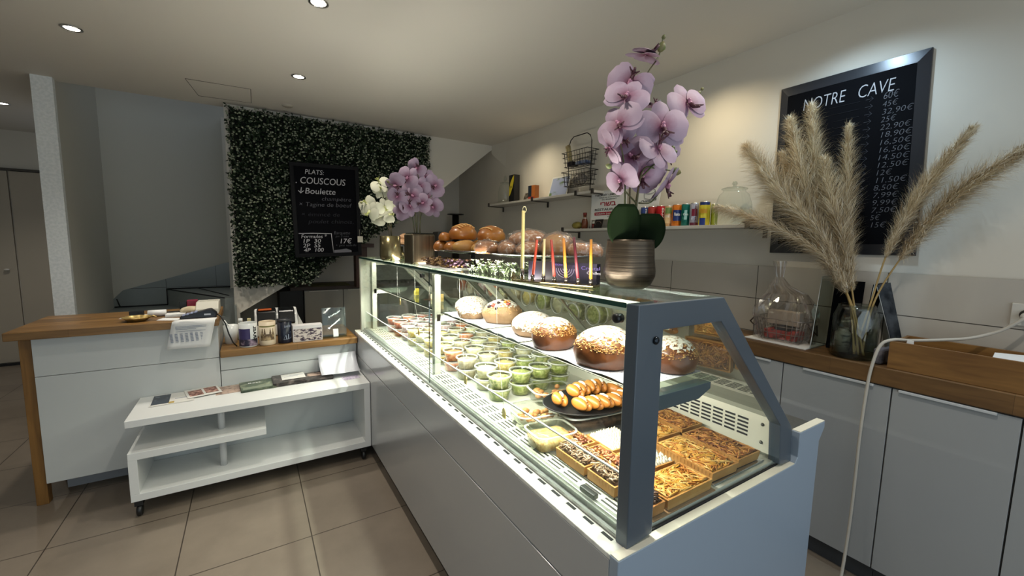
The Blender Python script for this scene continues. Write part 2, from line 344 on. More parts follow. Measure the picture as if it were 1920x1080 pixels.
for ya_, yb_ in ((0.576, 0.600), (3.251, 3.274)): MB().box(0.650, 1.44, ya_, yb_, 0.8122, 0.8145).box(1.46, 1.633, ya_, yb_, 0.9122, 0.9145).build('painted_lit_top', cream, case)  # paler strips stand in for case light falling on the panel tops
fl = MB().box(0.648, 0.698, 0.60, 3.27, 0.799, 0.812)
flo = fl.build('front_flange', mat('white_enamel', '#dedfd9', 0.3, noise=('#c4c5bf', 30, 0.45, 0.6)), case, bevel=0.002)
sl = MB(); y = 0.63
while y < 3.24: sl.box(0.682, 0.691, y, y+0.034, 0.8122, 0.8126); y += 0.0655
sl.build('flange_slots', dark, flo)
MB().box(0.698, 0.712, 0.60, 3.26, 0.80, 0.822).box(0.712, 0.716, 0.62, 3.25, 0.80, 0.835).build('glass_channel', steel, case)
deck = MB().box(0.716, 1.40, 0.611, 3.25, 0.806, 0.826).build('deck', mat('deck_steel', '#d6d5cb', 0.35, 0.2, noise=('#cbcac0', 6, 0.3, 0.7)), case)
MB().box(0.722, 0.736, 0.62, 3.25, 0.826, 0.838).build('front_rail', steel, deck, bevel=0.002)
vg = MB(); vb = MB().box(0.748, 0.835, 0.66, 3.20, 0.8255, 0.8263); y = 0.68
while y < 3.14:
    for k in range(5): vg.box(0.755+k*0.0155, 0.762+k*0.0155, y, y+0.062, 0.8263, 0.8266)
    y += 0.078
v = vb.build('vent_grille', cream, deck); vg.build('vent_slots', dark, v)
rv = MB().box(1.385, 1.40, 0.62, 3.25, 0.826, 0.948).build('rear_vent_panel', cream, case)
vs = MB(); y = 0.70
while y < 3.15:
    for k in range(5): vs.box(1.3838, 1.3848, y, y+0.036, 0.868+k*0.0135, 0.8745+k*0.0135)
    y += 0.0445
vs.build('vent_slots', dark, rv)
for z in (0.865, 0.925): MB().lathe([(0.006, 0), (0.004, 0.004), (0.0, 0.005)], (1.385, 0.655, z), 10, mtx=Matrix.Rotation(-PI/2, 4, 'Y')).build('screw', mat('screw_dark', '#555550', 0.3, 1.0), rv)
MB().box(1.385, 1.43, 0.62, 3.25, 0.948, 0.953).build('rear_ledge', cream, case)
MB().box(1.43, 1.60, 0.60, 3.25, 0.84, 0.905).build('worker_shelf', steel, case)
# end frame (slate) with its window, and the pale inner frames
def frame(name, y0, y1, m, thin=False):
    if not thin: o = [(0.69, 0.812), (0.69, 1.372), (1.003, 1.372), (1.432, 0.932), (1.448, 0.812)]; i = [(0.775, 0.822), (0.775, 1.311), (0.998, 1.311), (1.358, 0.953), (1.373, 0.822)]
    else: o = [(0.765, 0.826), (0.765, 1.362), (1.003, 1.362), (1.425, 0.94), (1.43, 0.83)]; i = [(0.797, 0.827), (0.797, 1.335), (0.992, 1.335), (1.392, 0.945), (1.398, 0.831)]
    mb = MB(); n = 5
    vs = [(x, yy, z) for yy in (y0, y1) for L in (o, i) for x, z in L]
    fs = []
    for k in range(n-1):   # open at the foot: the deck shows right through to the gasket
        j = k+1
        fs += [(k, j, n+j, n+k), (2*n+k, 3*n+k, 3*n+j, 2*n+j), (k, 2*n+k, 2*n+j, j), (n+k, n+j, 3*n+j, 3*n+k)]
    fs += [(0, n, 3*n, 2*n), (n-1, 3*n-1, 4*n-1, 2*n-1)]
    mb.add(vs, fs)
    return mb.build(name, m, case, bevel=0.0025 if not thin else 0.001)
ef = frame('end_frame', 0.59, 0.625, slate)
fe = frame('end_frame', 3.225, 3.26, postw)
MB().box(0.775, 1.373, 0.6015, 0.6055, 0.812, 0.818).build('gasket', dark, ef)
MB().prism([(0.77, 0.82), (0.77, 1.315), (1.0, 1.315), (1.362, 0.95), (1.376, 0.82)], 'Y', 0.604, 0.609).build('end_window', pane, ef)
MB().prism([(0.77, 0.82), (0.77, 1.315), (1.0, 1.315), (1.362, 0.95), (1.376, 0.82)], 'Y', 3.24, 3.245).build('end_window', pane, fe)
MB().lathe([(0.009, 0), (0.009, 0.004), (0.005, 0.007), (0, 0.007)], (0.749, 0.59, 1.29), 16, mtx=Matrix.Rotation(PI/2, 4, 'X')).build('bolt', mat('dark_bolt', '#2b3138', 0.2, 0.8), ef)
frame('inner_frame', 1.93, 1.965, postw, True)
frame('inner_frame', 3.18, 3.21, postw, True)
for y0, y1 in ((0.628, 0.665), (1.93, 1.965), (3.18, 3.21)):
    MB().prism([(0.775, 1.098), (0.775, 1.136), (1.035, 1.136), (1.035, 1.118), (0.985, 1.098)], 'Y', y0, y1).build('shelf_bracket', slate if y0 < 1 else postw, case, bevel=0.0015)
for a, c in ((0.628, 1.947), (1.949, 3.21)):
    s_ = MB().box(0.805, 1.06, a, c, 1.1375, 1.1445).build('glass_shelf', glass('shelf_glass', '#f1faf6', 0.8, 0.01), case)
    MB().box(0.803, 0.8052, a, c, 1.1375, 1.1445).build('shelf_edge', edge, s_)
for a, c in ((0.628, 1.838), (1.842, 3.255)):
    p = MB().box(0.7005, 0.7055, a, c, 0.814, 1.362).build('front_pane', pane, case)
    MB().box(0.7005, 0.7055, a-0.001, a, 0.814, 1.362).build('pane_edge', edge, p)
gp = MB().box(0.712, 0.715, 0.63, 1.925, 0.835, 0.966).box(0.712, 0.715, 1.97, 3.18, 0.835, 0.966).build('low_guard_glass', pane, case)
MB().box(0.711, 0.7155, 0.63, 1.925, 0.963, 0.967).box(0.711, 0.7155, 1.97, 3.18, 0.963, 0.967).build('guard_rim', mat('bright_rim', '#f2f2ea', 0.25), gp)
tg = MB().box(0.692, 1.003, 0.60, 3.26, 1.3635, 1.3725).build('top_glass', glass('top_glass', '#eef8f4', 0.8, 0.02), case)
MB().box(0.6885, 0.692, 0.626, 3.26, 1.3615, 1.3725).build('top_glass_edge', mat('glass_edge_solid'), tg)
for y in (0.648, 1.90):
    MB().lathe([(0.011, 0), (0.011, 0.018), (0.007, 0.02), (0, 0.02)], (0.7, y, 1.335), 14, mtx=Matrix.Rotation(-PI/2, 4, 'Y')).build('hinge_knob', mat('black_knob', '#1a1a1b', 0.3), case)
# light fitting under the top glass
lb = MB().box(0.735, 0.745, 0.63, 3.22, 1.345, 1.361).build('light_housing', mat('housing_white', '#e8e8e0', 0.4), case)
MB().box(0.745, 0.80, 0.64, 3.21, 1.346, 1.360).build('light_tube', mat('lit_tube', '#fff7e2', 0.4, emit=2.2), lb)
MB().box(0.808, 0.818, 0.67, 3.18, 1.1325, 1.137).build('added_glow_strip', mat('added_strip_glow', '#fff7e2', 0.4, emit=0.5), case)  # glowing strip added to go with the extra deck light
# rear sliding doors: sloping mirrored panes
mir = glass('rear_door_glass', '#cfd0c4', 0.9, 0.45, 0.03, 0.05, '#b9b3a4')
def rdoor(y0, y1, off):
    mb = MB(); n = Vector((0.44, 0, 0.427)).normalized()*off
    a = Vector((1.003, 0, 1.362)); c = Vector((1.424, 0, 0.953))
    vs = [(p.x+n.x, y, p.z+n.z) for y in (y0, y1) for p in (a, c)]
    vs += [(v[0]+0.003, v[1], v[2]+0.003) for v in vs]
    mb.add(vs, [(0, 1, 3, 2), (4, 6, 7, 5), (0, 4, 5, 1), (2, 3, 7, 6), (0, 2, 6, 4), (1, 5, 7, 3)])
    o = mb.build('sliding_door', mir, case)
    for y in (y0, y1-0.022): 
        fr = MB().add([(p.x+n.x-0.002, yy, p.z+n.z-0.002) for yy in (y, y+0.022) for p in (a, c)] + [(p.x+n.x+0.008, yy, p.z+n.z+0.008) for yy in (y, y+0.022) for p in (a, c)],
               [(0, 1, 3, 2), (4, 6, 7, 5), (0, 4, 5, 1), (2, 3, 7, 6), (0, 2, 6, 4), (1, 5, 7, 3)])
        fr.build('door_stile', steel, o)
rdoor(0.63, 1.38, 0.0); rdoor(1.34, 2.28, 0.012); rdoor(2.24, 3.24, 0.0)
# ================================================================ CASH COUNTER (left)
panel = mat('counter_white_panel', '#c6cac9', 0.35, coat=0.15)
oakx = wood('oak_worktop', '#71512b', '#97713f', 'X', 3.0, 0.4, 10, stave=0.045)
oakd = wood('oak_post', '#6f4d22', '#8e6631', 'Z', 3.0, 0.5, 12)
cc = thing('counter_cabinet', 'white panelled cash counter standing on a wooden end post', 'counter', (-0.64, 3.45, 0))
MB().box(-1.00, -0.197, 3.215, 3.70, 0.13, 0.945).build('body', panel, cc)
MB().box(-1.012, -0.197, 3.197, 3.214, 0.735, 0.946).build('upper_panel', panel, cc, bevel=0.001)
MB().box(-1.012, -0.197, 3.197, 3.214, 0.125, 0.732).build('lower_panel', panel, cc, bevel=0.001)
MB().box(-0.97, -0.197, 3.33, 3.36, 0.02, 0.125).build('plinth', mat('grey_plinth', '#8d9094', 0.5), cc)
MB().box(-1.065, -1.016, 3.215, 3.27, 0.0, 0.945).box(-1.065, -1.016, 3.60, 3.66, 0.0, 0.945).box(-1.06, -1.02, 3.22, 3.65, 0.86, 0.945).build('post', oakd, cc, bevel=0.002)
cw = MB().box(-1.095, -0.187, 3.145, 3.72, 0.948, 0.992).build('worktop', oakx, None, bevel=0.004)
tag(cw, 'thick oak worktop slab of the taller cash counter', 'worktop')
lc = thing('low_counter', 'lower white counter section between the cash counter and the glass case', 'counter', (0.22, 3.4, 0))
MB().box(-0.193, 0.642, 3.215, 3.70, 0.13, 0.735).build('body', panel, lc)
MB().box(-0.193, 0.642, 3.197, 3.214, 0.125, 0.642).box(-0.193, 0.642, 3.197, 3.214, 0.646, 0.735).build('front_panel', panel, lc, bevel=0.001)
MB().box(-0.193, 0.642, 3.33, 3.36, 0.0, 0.125).build('plinth', MATS['grey_plinth'], lc)
lw = MB().box(-0.19, 0.645, 3.15, 3.72, 0.738, 0.784).build('worktop', oakx, None, bevel=0.006)
tag(lw, 'oak worktop of the lower counter, where the mugs stand', 'worktop')
# ================================================================ LOW WHITE SHELF UNIT
uw = mat('shelf_unit_white', '#dcdedd', 0.3, coat=0.25)
su = thing('shelf_unit', 'low white open shelf unit on castors holding leaflets', 'shelf unit', (0.03, 2.99, 0))
X0, X1, YA, YB = -0.592, 0.645, 2.80, 3.19
MB().box(X0, X1, YA, YB, 0.505, 0.543).build('top_board', uw, su, bevel=0.002)
MB().box(X0, X1, YA, YB, 0.095, 0.135).build('bottom_board', uw, su, bevel=0.002)
MB().box(X1-0.038, X1, YA, YB, 0.135, 0.505).build('side_board', uw, su, bevel=0.001)
MB().box(X0, X0+0.038, YA, YB, 0.135, 0.325).build('side_board', uw, su, bevel=0.001)
MB().box(X0, 0.035, YA, YB, 0.325, 0.365).build('middle_board', uw, su, bevel=0.002)
for z0, z1 in ((0.365, 0.505), (0.135, 0.325)): MB().cyl(-0.19, 2.93, z0, z1, 0.018).build('post', mat('satin_post', '#c8cacb', 0.3), su)
for x in (-0.565, 0.60):
    for y in (2.835, 3.15):
        c = MB().lathe([(0.010, -0.012), (0.026, -0.012), (0.031, -0.008), (0.031, 0.008), (0.026, 0.012), (0.010, 0.012)], (x, y, 0.031), 18, mtx=Matrix.Rotation(PI/2, 4, 'Y')).build('castor', mat('black_castor', '#18191a', 0.4), su)
        MB().box(x-0.018, x+0.018, y-0.02, y+0.02, 0.062, 0.095).build('castor_fork', MATS['black_castor'], c)
# ================================================================ RIGHT BASE CABINETS
cabm = mat('kitchen_cabinet_paint', '#9b9ea0', 0.4)
handle = mat('handle_strip', '#c3c6c8', 0.35)
oaky = wood('oak_worktop_right', '#5a4025', '#7b5b36', 'Y', 3.0, 0.42, 10, stave=0.045)
ys = [-0.62, -0.2, 0.221-0.0, 0.574, 0.996, 1.42, 1.84, 2.26, 2.68]
cabl = ['grey base cabinet at the near end, nearest the camera', 'grey base cabinet second from the near end of the row', 'grey base cabinet below the right half of the wooden box',
        'grey base cabinet crossed by the white cable in front', 'grey base cabinet below the wrapped gift basket', 'grey base cabinet behind the near end of the glass case',
        'grey base cabinet behind the middle of the glass case', 'grey base cabinet at the far end of the wall row']
for i in range(8):
    a, c = ys[i], ys[i+1]
    t = thing('base_cabinet', cabl[i], 'cabinet', (2.4, (a+c)/2, 0), 'base cabinets along the right wall')
    MB().box(2.28, 2.518, a+0.001, c-0.001, 0.09, 0.919).build('carcass', cabm, t)
    MB().box(2.30, 2.50, a+0.001, c-0.001, 0.0, 0.09).build('kickplate', mat('kick_grey', '#3c3f43', 0.5), t)
    d = MB().box(2.26, 2.279, a+0.0025, c-0.0025, 0.097, 0.916).build('door', cabm, t, bevel=0.0015)
    MB().box(2.250, 2.262, a+0.06, a+0.33, 0.908, 0.918).build('handle', handle, d, bevel=0.001)
rw = MB().box(2.252, 2.519, -0.62, 2.68, 0.922, 0.998).build('worktop', oaky, None, bevel=0.004)
tag(rw, 'long oak worktop along the right wall', 'worktop')
# ================================================================ NICHE UNDER THE STAIRS
nc = mat('niche_cabinet', '#a6a39a', 0.5)
for k, (a, c) in enumerate(((0.475, 0.868), (0.872, 1.26), (1.264, 1.68), (1.684, 2.10))):
    t = thing('base_cabinet', ['beige cabinet under the stairs beside the dark gap', 'beige cabinet under the stairs, second from the dark gap', 'beige cabinet under the stairs behind the glass case', 'beige cabinet under the stairs in the far corner'][k], 'cabinet', ((a+c)/2, 5.1, 0), 'cabinets under the stairs')
    MB().box(a, c, 4.965, 5.44, 0.08, 0.945).build('carcass', nc, t)
    d = MB().box(a+0.002, c-0.002, 4.945, 4.964, 0.08, 0.942).build('door', nc, t, bevel=0.002)
    MB().box(a+0.05, c-0.05, 4.935, 4.946, 0.93, 0.938).build('handle', mat('pale_handle', '#d9d6cc', 0.3), d)
nw = MB().box(0.34, 2.5, 4.93, 5.44, 0.948, 0.985).build('worktop', mat('dark_brown_worktop', '#3a2a22', 0.5), None, bevel=0.003)
tag(nw, 'dark brown worktop under the stairs', 'worktop')
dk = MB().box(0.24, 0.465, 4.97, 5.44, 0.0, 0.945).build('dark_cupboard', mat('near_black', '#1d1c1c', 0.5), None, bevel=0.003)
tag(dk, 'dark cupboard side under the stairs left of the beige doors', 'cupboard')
# ================================================================ HEDGE PANEL, CHALKBOARDS
def leaf_field(rnd, n, inside, y_of, leaf, depth=0.05, size=(0.020, 0.040)):
    """small pointed leaves standing off a panel that faces -Y"""
    mb = MB()
    for _ in range(n):
        x, z = inside(rnd); y = y_of(x) - rnd.uniform(0.0, depth)
        L = rnd.uniform(*size); w = L*rnd.uniform(0.32, 0.45); az = rnd.uniform(0, 2*PI); tilt = rnd.uniform(0.15, 1.25)
        d = Vector((math.cos(az)*math.cos(tilt), -math.sin(tilt), math.sin(az)*math.cos(tilt))); s = d.cross(Vector((rnd.uniform(-1, 1), rnd.uniform(-1, .2), rnd.uniform(-1, 1)))); s.normalize()
        p = Vector((x, y, z)); up = d.cross(s)*0.25*w
        mb.mi(leaf(rnd)); mb.add([p, p+d*L*0.5+s*w+up, p+d*L, p+d*L*0.5-s*w+up, p+d*L*0.5], [(0, 4, 1), (1, 4, 2), (2, 4, 3), (3, 4, 0)])
    return mb
hp = thing('hedge_panel', 'artificial boxwood hedge panel dotted with pale buds covering the back wall', 'hedge panel', (0.79, 4.46, 1.05))
yp = lambda x: 4.44 + (x+0.12)*0.018
HX0, HX1 = -0.125, 1.70
def hbot(x):   # lower outline: level at the left, then following the stair slope up to the right
    return 1.065 if x < 0.50 else (1.065 + (x-0.50)*1.4 if x < 0.62 else 1.233 + (x-0.62)*0.62)
hb = MB().prism([(HX0+0.02, 1.085), (0.50, 1.085), (0.62, 1.25), (HX1-0.02, 1.935), (HX1-0.02, 2.60), (HX0+0.02, 2.60)], 'Y', 4.455, 4.479)
hb.build('backing', mat('hedge_backing', '#0d130d', 0.9), hp)
def hin(rnd):
    while True:
        x = rnd.uniform(HX0, HX1); z = rnd.uniform(1.05, 2.615)
        if z > hbot(x): return x, z
rnd = random.Random(3)
lf = leaf_field(rnd, 15000, hin, yp, lambda r: 0 if r.random() < 0.8 else 1, 0.065)
fo = lf.build('foliage', [mat('hedge_leaf_dark', '#20301f', 0.45), mat('hedge_leaf_mid', '#3a4a36', 0.45)], hp); fo['kind'] = 'stuff'
bd = MB()
for _ in range(3400):
    x, z = hin(rnd); y = yp(x) - rnd.uniform(0.035, 0.07); r = rnd.uniform(0.006, 0.011)
    bd.ball((x, y, z), r*1.15, r*0.7, r, 0)
bo = bd.build('buds', mat('hedge_bud', '#8d9580', 0.6), hp); bo['kind'] = 'stuff'
chalk = mat('chalk_white', '#bcbcc2', 0.9); chalk2 = mat('chalk_faint', '#6d6e76', 0.9); chalk3 = mat('chalk_rubbed', '#33343c', 0.9)
slateb = mat('chalkboard_slate', '#07080d', 0.75, spec=0.08); blfr = mat('chalkboard_frame_black', '#101114', 0.6, spec=0.15)
# small board on the hedge
cb = thing('chalkboard', 'black framed menu chalkboard hanging on the leafy hedge panel', 'chalkboard', (0.64, 4.34, 1.33))
bx = [(0.330, 2.19), (0.930, 2.205), (0.943, 1.345), (0.352, 1.325)]
def board(pts, ins, y0, y1):
    cx = sum(p[0] for p in pts)/4; cz = sum(p[1] for p in pts)/4
    inner = [(p[0]+(ins if p[0] < cx else -ins), p[1]+(ins if p[1] < cz else -ins)) for p in pts]
    vs = [(x, y, z) for y in (y0, y1) for L in (pts, inner) for x, z in L]; fs = []
    for k in range(4):
        j = (k+1) % 4; fs += [(k, j, 4+j, 4+k), (8+k, 12+k, 12+j, 8+j), (k, 8+k, 8+j, j), (4+k, 4+j, 12+j, 12+k)]
    return MB().add(vs, fs), inner
fr, inn = board(bx, 0.035, 4.315, 4.342); fr.build('frame', blfr, cb, bevel=0.003)
MB().prism(inn, 'Y', 4.328, 4.338).build('slate', slateb, cb)
XW, ZW = (1, 0, 0.025), (-0.015, 0, 1)
for body, x, z, s, w, m in (('PLATS:', 0.455, 2.095, 0.060, 0.16, chalk), ('. COUSCOUS', 0.375, 2.005, 0.085, 0.43, chalk), ('\u2193Boulette', 0.385, 1.915, 0.075, 0.32, chalk),
                            ('champ\u00eatre', 0.59, 1.862, 0.05, 0.26, chalk2), ('\u00d7 Tagine de boeuf', 0.395, 1.80, 0.055, 0.46, chalk2), ('\u00d7 \u00e9minc\u00e9 de', 0.41, 1.71, 0.05, 0.33, chalk3), ('poulet chinois,', 0.47, 1.645, 0.055, 0.40, chalk3),
                            ('Formules *', 0.405, 1.505, 0.050, 0.22, chalk), ('1P  30', 0.412, 1.462, 0.05, 0.15, chalk), ('2P  55', 0.418, 1.42, 0.05, 0.15, chalk), ('4P  100', 0.424, 1.378, 0.05, 0.17, chalk),
                            ('Barquette', 0.69, 1.548, 0.042, 0.145, chalk2), ('par 3 mini', 0.705, 1.52, 0.032, 0.12, chalk2), ('17\u20ac', 0.735, 1.462, 0.065, 0.105, chalk), ('+ pte salade', 0.70, 1.432, 0.032, 0.19, chalk2)):
    text('lettering', body, s, m, cb, (x, 4.3275, z), XW, ZW, width=w, shear=0.15, bold=0.0 if m is chalk else -0.0008)
ln = MB().tube([(0.388, 4.3265, 1.548), (0.52, 4.3265, 1.553), (0.668, 4.3265, 1.553)], 0.0035, 5).tube([(0.668, 4.3265, 1.556), (0.675, 4.3265, 1.46), (0.685, 4.3265, 1.372)], 0.0035, 5)
ln.build('chalk_line', chalk, cb)
MB().prism([(0.69, 1.372), (0.85, 1.374), (0.846, 1.396), (0.80, 1.412), (0.74, 1.402), (0.69, 1.396)], 'Y', 4.3225, 4.3275).build('chalk_smear', chalk2, cb)
tk = MB().box(0.905, 0.955, 4.308, 4.312, 1.475, 1.535); tk.build('price_tag', mat('paper_cream', '#cfccbd', 0.7), cb)
MB().tube([(0.925, 4.312, 1.60), (0.922, 4.310, 1.535)], 0.0015, 4).build('tag_string', MATS['paper_cream'], cb)
# dark wooden stand below the right corner of the board
st = thing('wooden_stand', 'dark reddish wooden stand below the hedge chalkboard', 'stand', (0.93, 4.72, 0.95))
rb = mat('dark_red_wood', '#43261a', 0.5)
MB().box(0.955, 1.075, 4.66, 4.78, 0.986, 1.46).build('post', rb, st, bevel=0.004)
MB().box(0.90, 1.14, 4.62, 4.80, 1.42, 1.462).build('top_rail', rb, st, bevel=0.003)
gm = MB().box(0.55, 0.95, 4.95, 5.25, 0.986, 0.992).build('folded_cloth', mat('olive_cloth', '#55552c', 0.9), None); tag(gm, 'olive cloth lying on the dark worktop under the stairs', 'cloth')
bm_ = MB().box(0.70, 0.98, 4.935, 4.95, 0.96, 0.984).build('blue_strip', mat('slate_blue_cloth', '#2f4552', 0.8), None); tag(bm_, 'narrow blue strip hanging at the edge of the dark worktop', 'cloth')
# big wine board on the right wall
wb = thing('chalkboard', 'large black chalkboard of wine prices titled NOTRE CAVE on the right wall', 'chalkboard', (2.52, 0.93, 1.47))
def P2(y, z): return (y, z)
o_ = [(1.242, 2.361), (0.640, 2.363), (0.615, 1.470), (1.233, 1.466)]
cy = 0.93; cz = 1.9
i_ = [(y+(0.042 if y < cy else -0.042), z+(0.05 if z < cz else -0.05)) for y, z in o_]
vs = [(x, y, z) for x, L in ((2.518, o_), (2.508, i_), (2.530, o_)) for y, z in L]
fs = []
for k in range(4):
    j = (k+1) % 4; fs += [(k, 4+k, 4+j, j), (k, j, 8+j, 8+k)]
fm = MB().add(vs, fs)
fm.build('frame', mat('wine_board_frame', '#34363c', 0.28, 0.3), wb)
MB().prism([(y, z) for y, z in i_], 'X', 2.509, 2.515).build('slate', slateb, wb)
XR, ZR = (0, -1, 0), (0, 0, 1)
def wt(body, y, z, s, w, m=chalk2, sh=0.15, b=-0.0007): return text('lettering', body, s, m, wb, (2.5088, y, z), XR, ZR, width=w, shear=sh, bold=b)
wt('NOTRE   CAVE', 1.125, 2.215, 0.085, 0.37, chalk, 0.1, -0.0012)
prices = ['60\u20ac', '45\u20ac', '32,90\u20ac', '25\u20ac', '22,90\u20ac', '18,90\u20ac', '16,50\u20ac', '16,50\u20ac', '14,50\u20ac', '12,50\u20ac', '12\u20ac', '11,50\u20ac', '8,50\u20ac', '7,99\u20ac', '9,99\u20ac', '7,50\u20ac', '5\u20ac', '15\u20ac']
for k, p in enumerate(prices):
    z = 2.185 - k*0.0345; wt(p, 0.79 + 0.0*k, z, 0.036 if k else 0.045, 0.018*len(p), chalk2)
    wt('\u2192', 0.862, z+0.002, 0.04, 0.03, chalk3)
    MB().tube([(2.508, 1.0-0.012*(k % 3), z+0.012), (2.508, 0.875, z+0.014)], 0.0008, 3).build('rule_line', chalk3, wb)
for k, p in enumerate(['CH\u00c2TEAU', 'BRUT', 'ROS\u00c9', 'CHABLIS', 'YAT', 'MERLOT', 'HAUT M\u00c9DOC', 'PSAGOT', 'CARMEL', 'SYRAH', 'BLANC', 'BORDEAUX', 'MUSCAT', 'RIOJA', 'CAVA', 'GAMAY']):
    wt(p, 1.15, 2.15 - k*0.0345, 0.030, 0.020*len(p)*0.8, chalk3)
# ================================================================ COUNTER-TOP THINGS (left)
gold = mat('brass_gold', '#e6c884', 0.35, 0.85); paper = mat('paper_white', '#e6e7e6', 0.7); ink = mat('ink_grey', '#8f96a6', 0.8); blk = mat('black_plastic', '#141518', 0.35)
t = thing('trinket_dish', 'fluted golden metal dish on the oak cash counter', 'dish', (-0.595, 3.28, 0.992))
MB().lathe([(0.0, 0.0), (0.04, 0.0), (0.062, 0.018), (0.07, 0.026), (0.066, 0.024), (0.04, 0.004), (0.0, 0.004)], (-0.595, 3.28, 0.9925), 48, flute=0.06, fn=8).build('bowl', gold, t)
MB().tube([(-0.535, 3.265, 1.012), (-0.515, 3.26, 1.022), (-0.50, 3.26, 1.014)], 0.004, 6).build('handle', gold, t)
# papers on the counter
def sheet(name, label, cat, pts, z, m, thick=0.0015, group=None):
    o = MB().prism(pts, 'Z', z, z+thick).build(name, m, None); return tag(o, label, cat, group)
sheet('paper_sheet', 'loose white paper lying left of the golden dish', 'paper', [(-0.70, 3.40), (-0.56, 3.36), (-0.54, 3.50), (-0.66, 3.56)], 0.9925, paper)
sheet('receipt', 'printed slip lying between the golden dish and the card terminal', 'paper', [(-0.50, 3.24), (-0.40, 3.19), (-0.37, 3.27), (-0.48, 3.32)], 0.9925, paper)
rl = MB().lathe([(0.0, -0.045), (0.02, -0.045), (0.02, 0.045), (0.0, 0.045)], (-0.52, 3.42, 1.0135), 20, mtx=Matrix.Rotation(PI/2, 4, 'Y')).build('paper_roll', mat('bright_paper', '#f4f5f5', 0.6)); tag(rl, 'white till paper roll lying behind the golden dish', 'paper roll')
sb = MB().box(-0.66, -0.59, 3.44, 3.47, 0.993, 1.028).build('black_box', blk, bevel=0.004); tag(sb, 'small black box beside the white paper roll', 'box')
pn = MB().tube([(-0.56, 3.52, 1.0), (-0.40, 3.50, 1.004)], 0.0055, 8).build('marker_pen', blk); tag(pn, 'black marker pen behind the white paper roll', 'pen')
sp = MB().box(-0.47, -0.37, 3.33, 3.42, 0.9935, 1.003).box(-0.47, -0.372, 3.335, 3.42, 1.004, 1.010).build('note_pad', paper); tag(sp, 'stack of white note paper before the cream pouch', 'note pad')
pc = MB().ball((-0.345, 3.42, 1.02), 0.062, 0.045, 0.026, 3, fn=lambda p: Vector((p.x, p.y, p.z*(1.0 if p.z > 0 else 0.98)))).build('cream_pouch', mat('cream_cloth', '#cfc2a6', 0.8, noise=('#b7a88a', 30, 0.4, 0.6), bump=0.5)); tag(pc, 'soft cream pouch on the counter beside the card terminal', 'pouch')
rd = MB().mi(0).box(-0.425, -0.385, 3.58, 3.62, 0.993, 1.058).mi(1).box(-0.384, -0.325, 3.575, 3.62, 0.993, 1.066).build('red_and_black_box', [blk, mat('crimson_card', '#8b1f3c', 0.4)], bevel=0.003); tag(rd, 'small crimson and black box at the back of the cash counter', 'box')
# card terminal
t = thing('card_terminal', 'black card payment terminal tilted on the cash counter', 'card terminal', (-0.28, 3.24, 0.992))
MB().prism([(-0.385, 0.9935), (-0.20, 0.9935), (-0.197, 1.02), (-0.225, 1.048), (-0.25, 1.045), (-0.385, 1.008)], 'Y', 3.205, 3.275).build('body', mat('navy_black', '#10131d', 0.35), t, bevel=0.006)
MB().box(-0.262, -0.228, 3.203, 3.2045, 1.012, 1.022).build('screen', mat('grey_badge', '#b9bcc4', 0.4), t)
k = MB()
for i in range(4):
    for j in range(3): k.box(-0.372+i*0.020, -0.358+i*0.020, 3.215+j*0.018, 3.228+j*0.018, 1.0115+i*0.0056, 1.0195+i*0.0056)
k.build('keypad', mat('lilac_keys', '#aab2d0', 0.4), t)
cdm = MB().tube([(-0.205, 3.24, 1.012), (-0.18, 3.22, 1.0), (-0.155, 3.20, 0.95), (-0.14, 3.20, 0.88), (-0.12, 3.205, 0.82), (-0.10, 3.21, 0.792)], 0.004, 8); cdm.build('cord', blk, t)
# white till / printer
t = thing('receipt_printer', 'white receipt printer at the end of the cash counter behind the card terminal', 'printer', (-0.27, 3.44, 0.992))
MB().prism([(3.35, 0.9935), (3.58, 0.9935), (3.58, 1.065), (3.43, 1.07), (3.36, 1.03)], 'X', -0.32, -0.195).build('body', mat('ivory_plastic', '#cbc9bd', 0.4), t, bevel=0.006)
MB().box(-0.30, -0.215, 3.46, 3.52, 1.068, 1.0715).build('lid', mat('ivory_plastic'), t)
# paper hanging over the counter edge
hg = thing('notice_sheet', 'white printed sheet hanging over the front edge of the cash counter', 'paper', (-0.31, 3.14, 0.992))
MB().grid(6, 10, lambda u, v: (-0.405+u*0.21-max(0, v-0.15)*0.05, 3.20-min(v, 0.3)/0.3*0.066 + (0.004*math.sin(u*5) if v > 0.3 else 0), 0.9945 if v < 0.3 else 0.9945-(v-0.3)/0.7*0.165-0.004*u)).build('sheet', paper, hg, thick=0.0008)
for k, (z, w) in enumerate(((0.962, 0.16), (0.955, 0.15), (0.945, 0.10), (0.932, 0.18))):
    MB().box(-0.40+k*0.001, -0.40+w, 3.1305, 3.1325, z, z+0.0022).build('printed_line', ink, hg)
for k in range(7):
    x = -0.425+k*0.0245
    for q_ in range(6): MB().box(x-0.002*q_*0.4, x-0.002*q_*0.4+0.013, 3.1312, 3.1332, 0.870+q_*0.009, 0.8745+q_*0.009).build('printed_line', ink, hg)
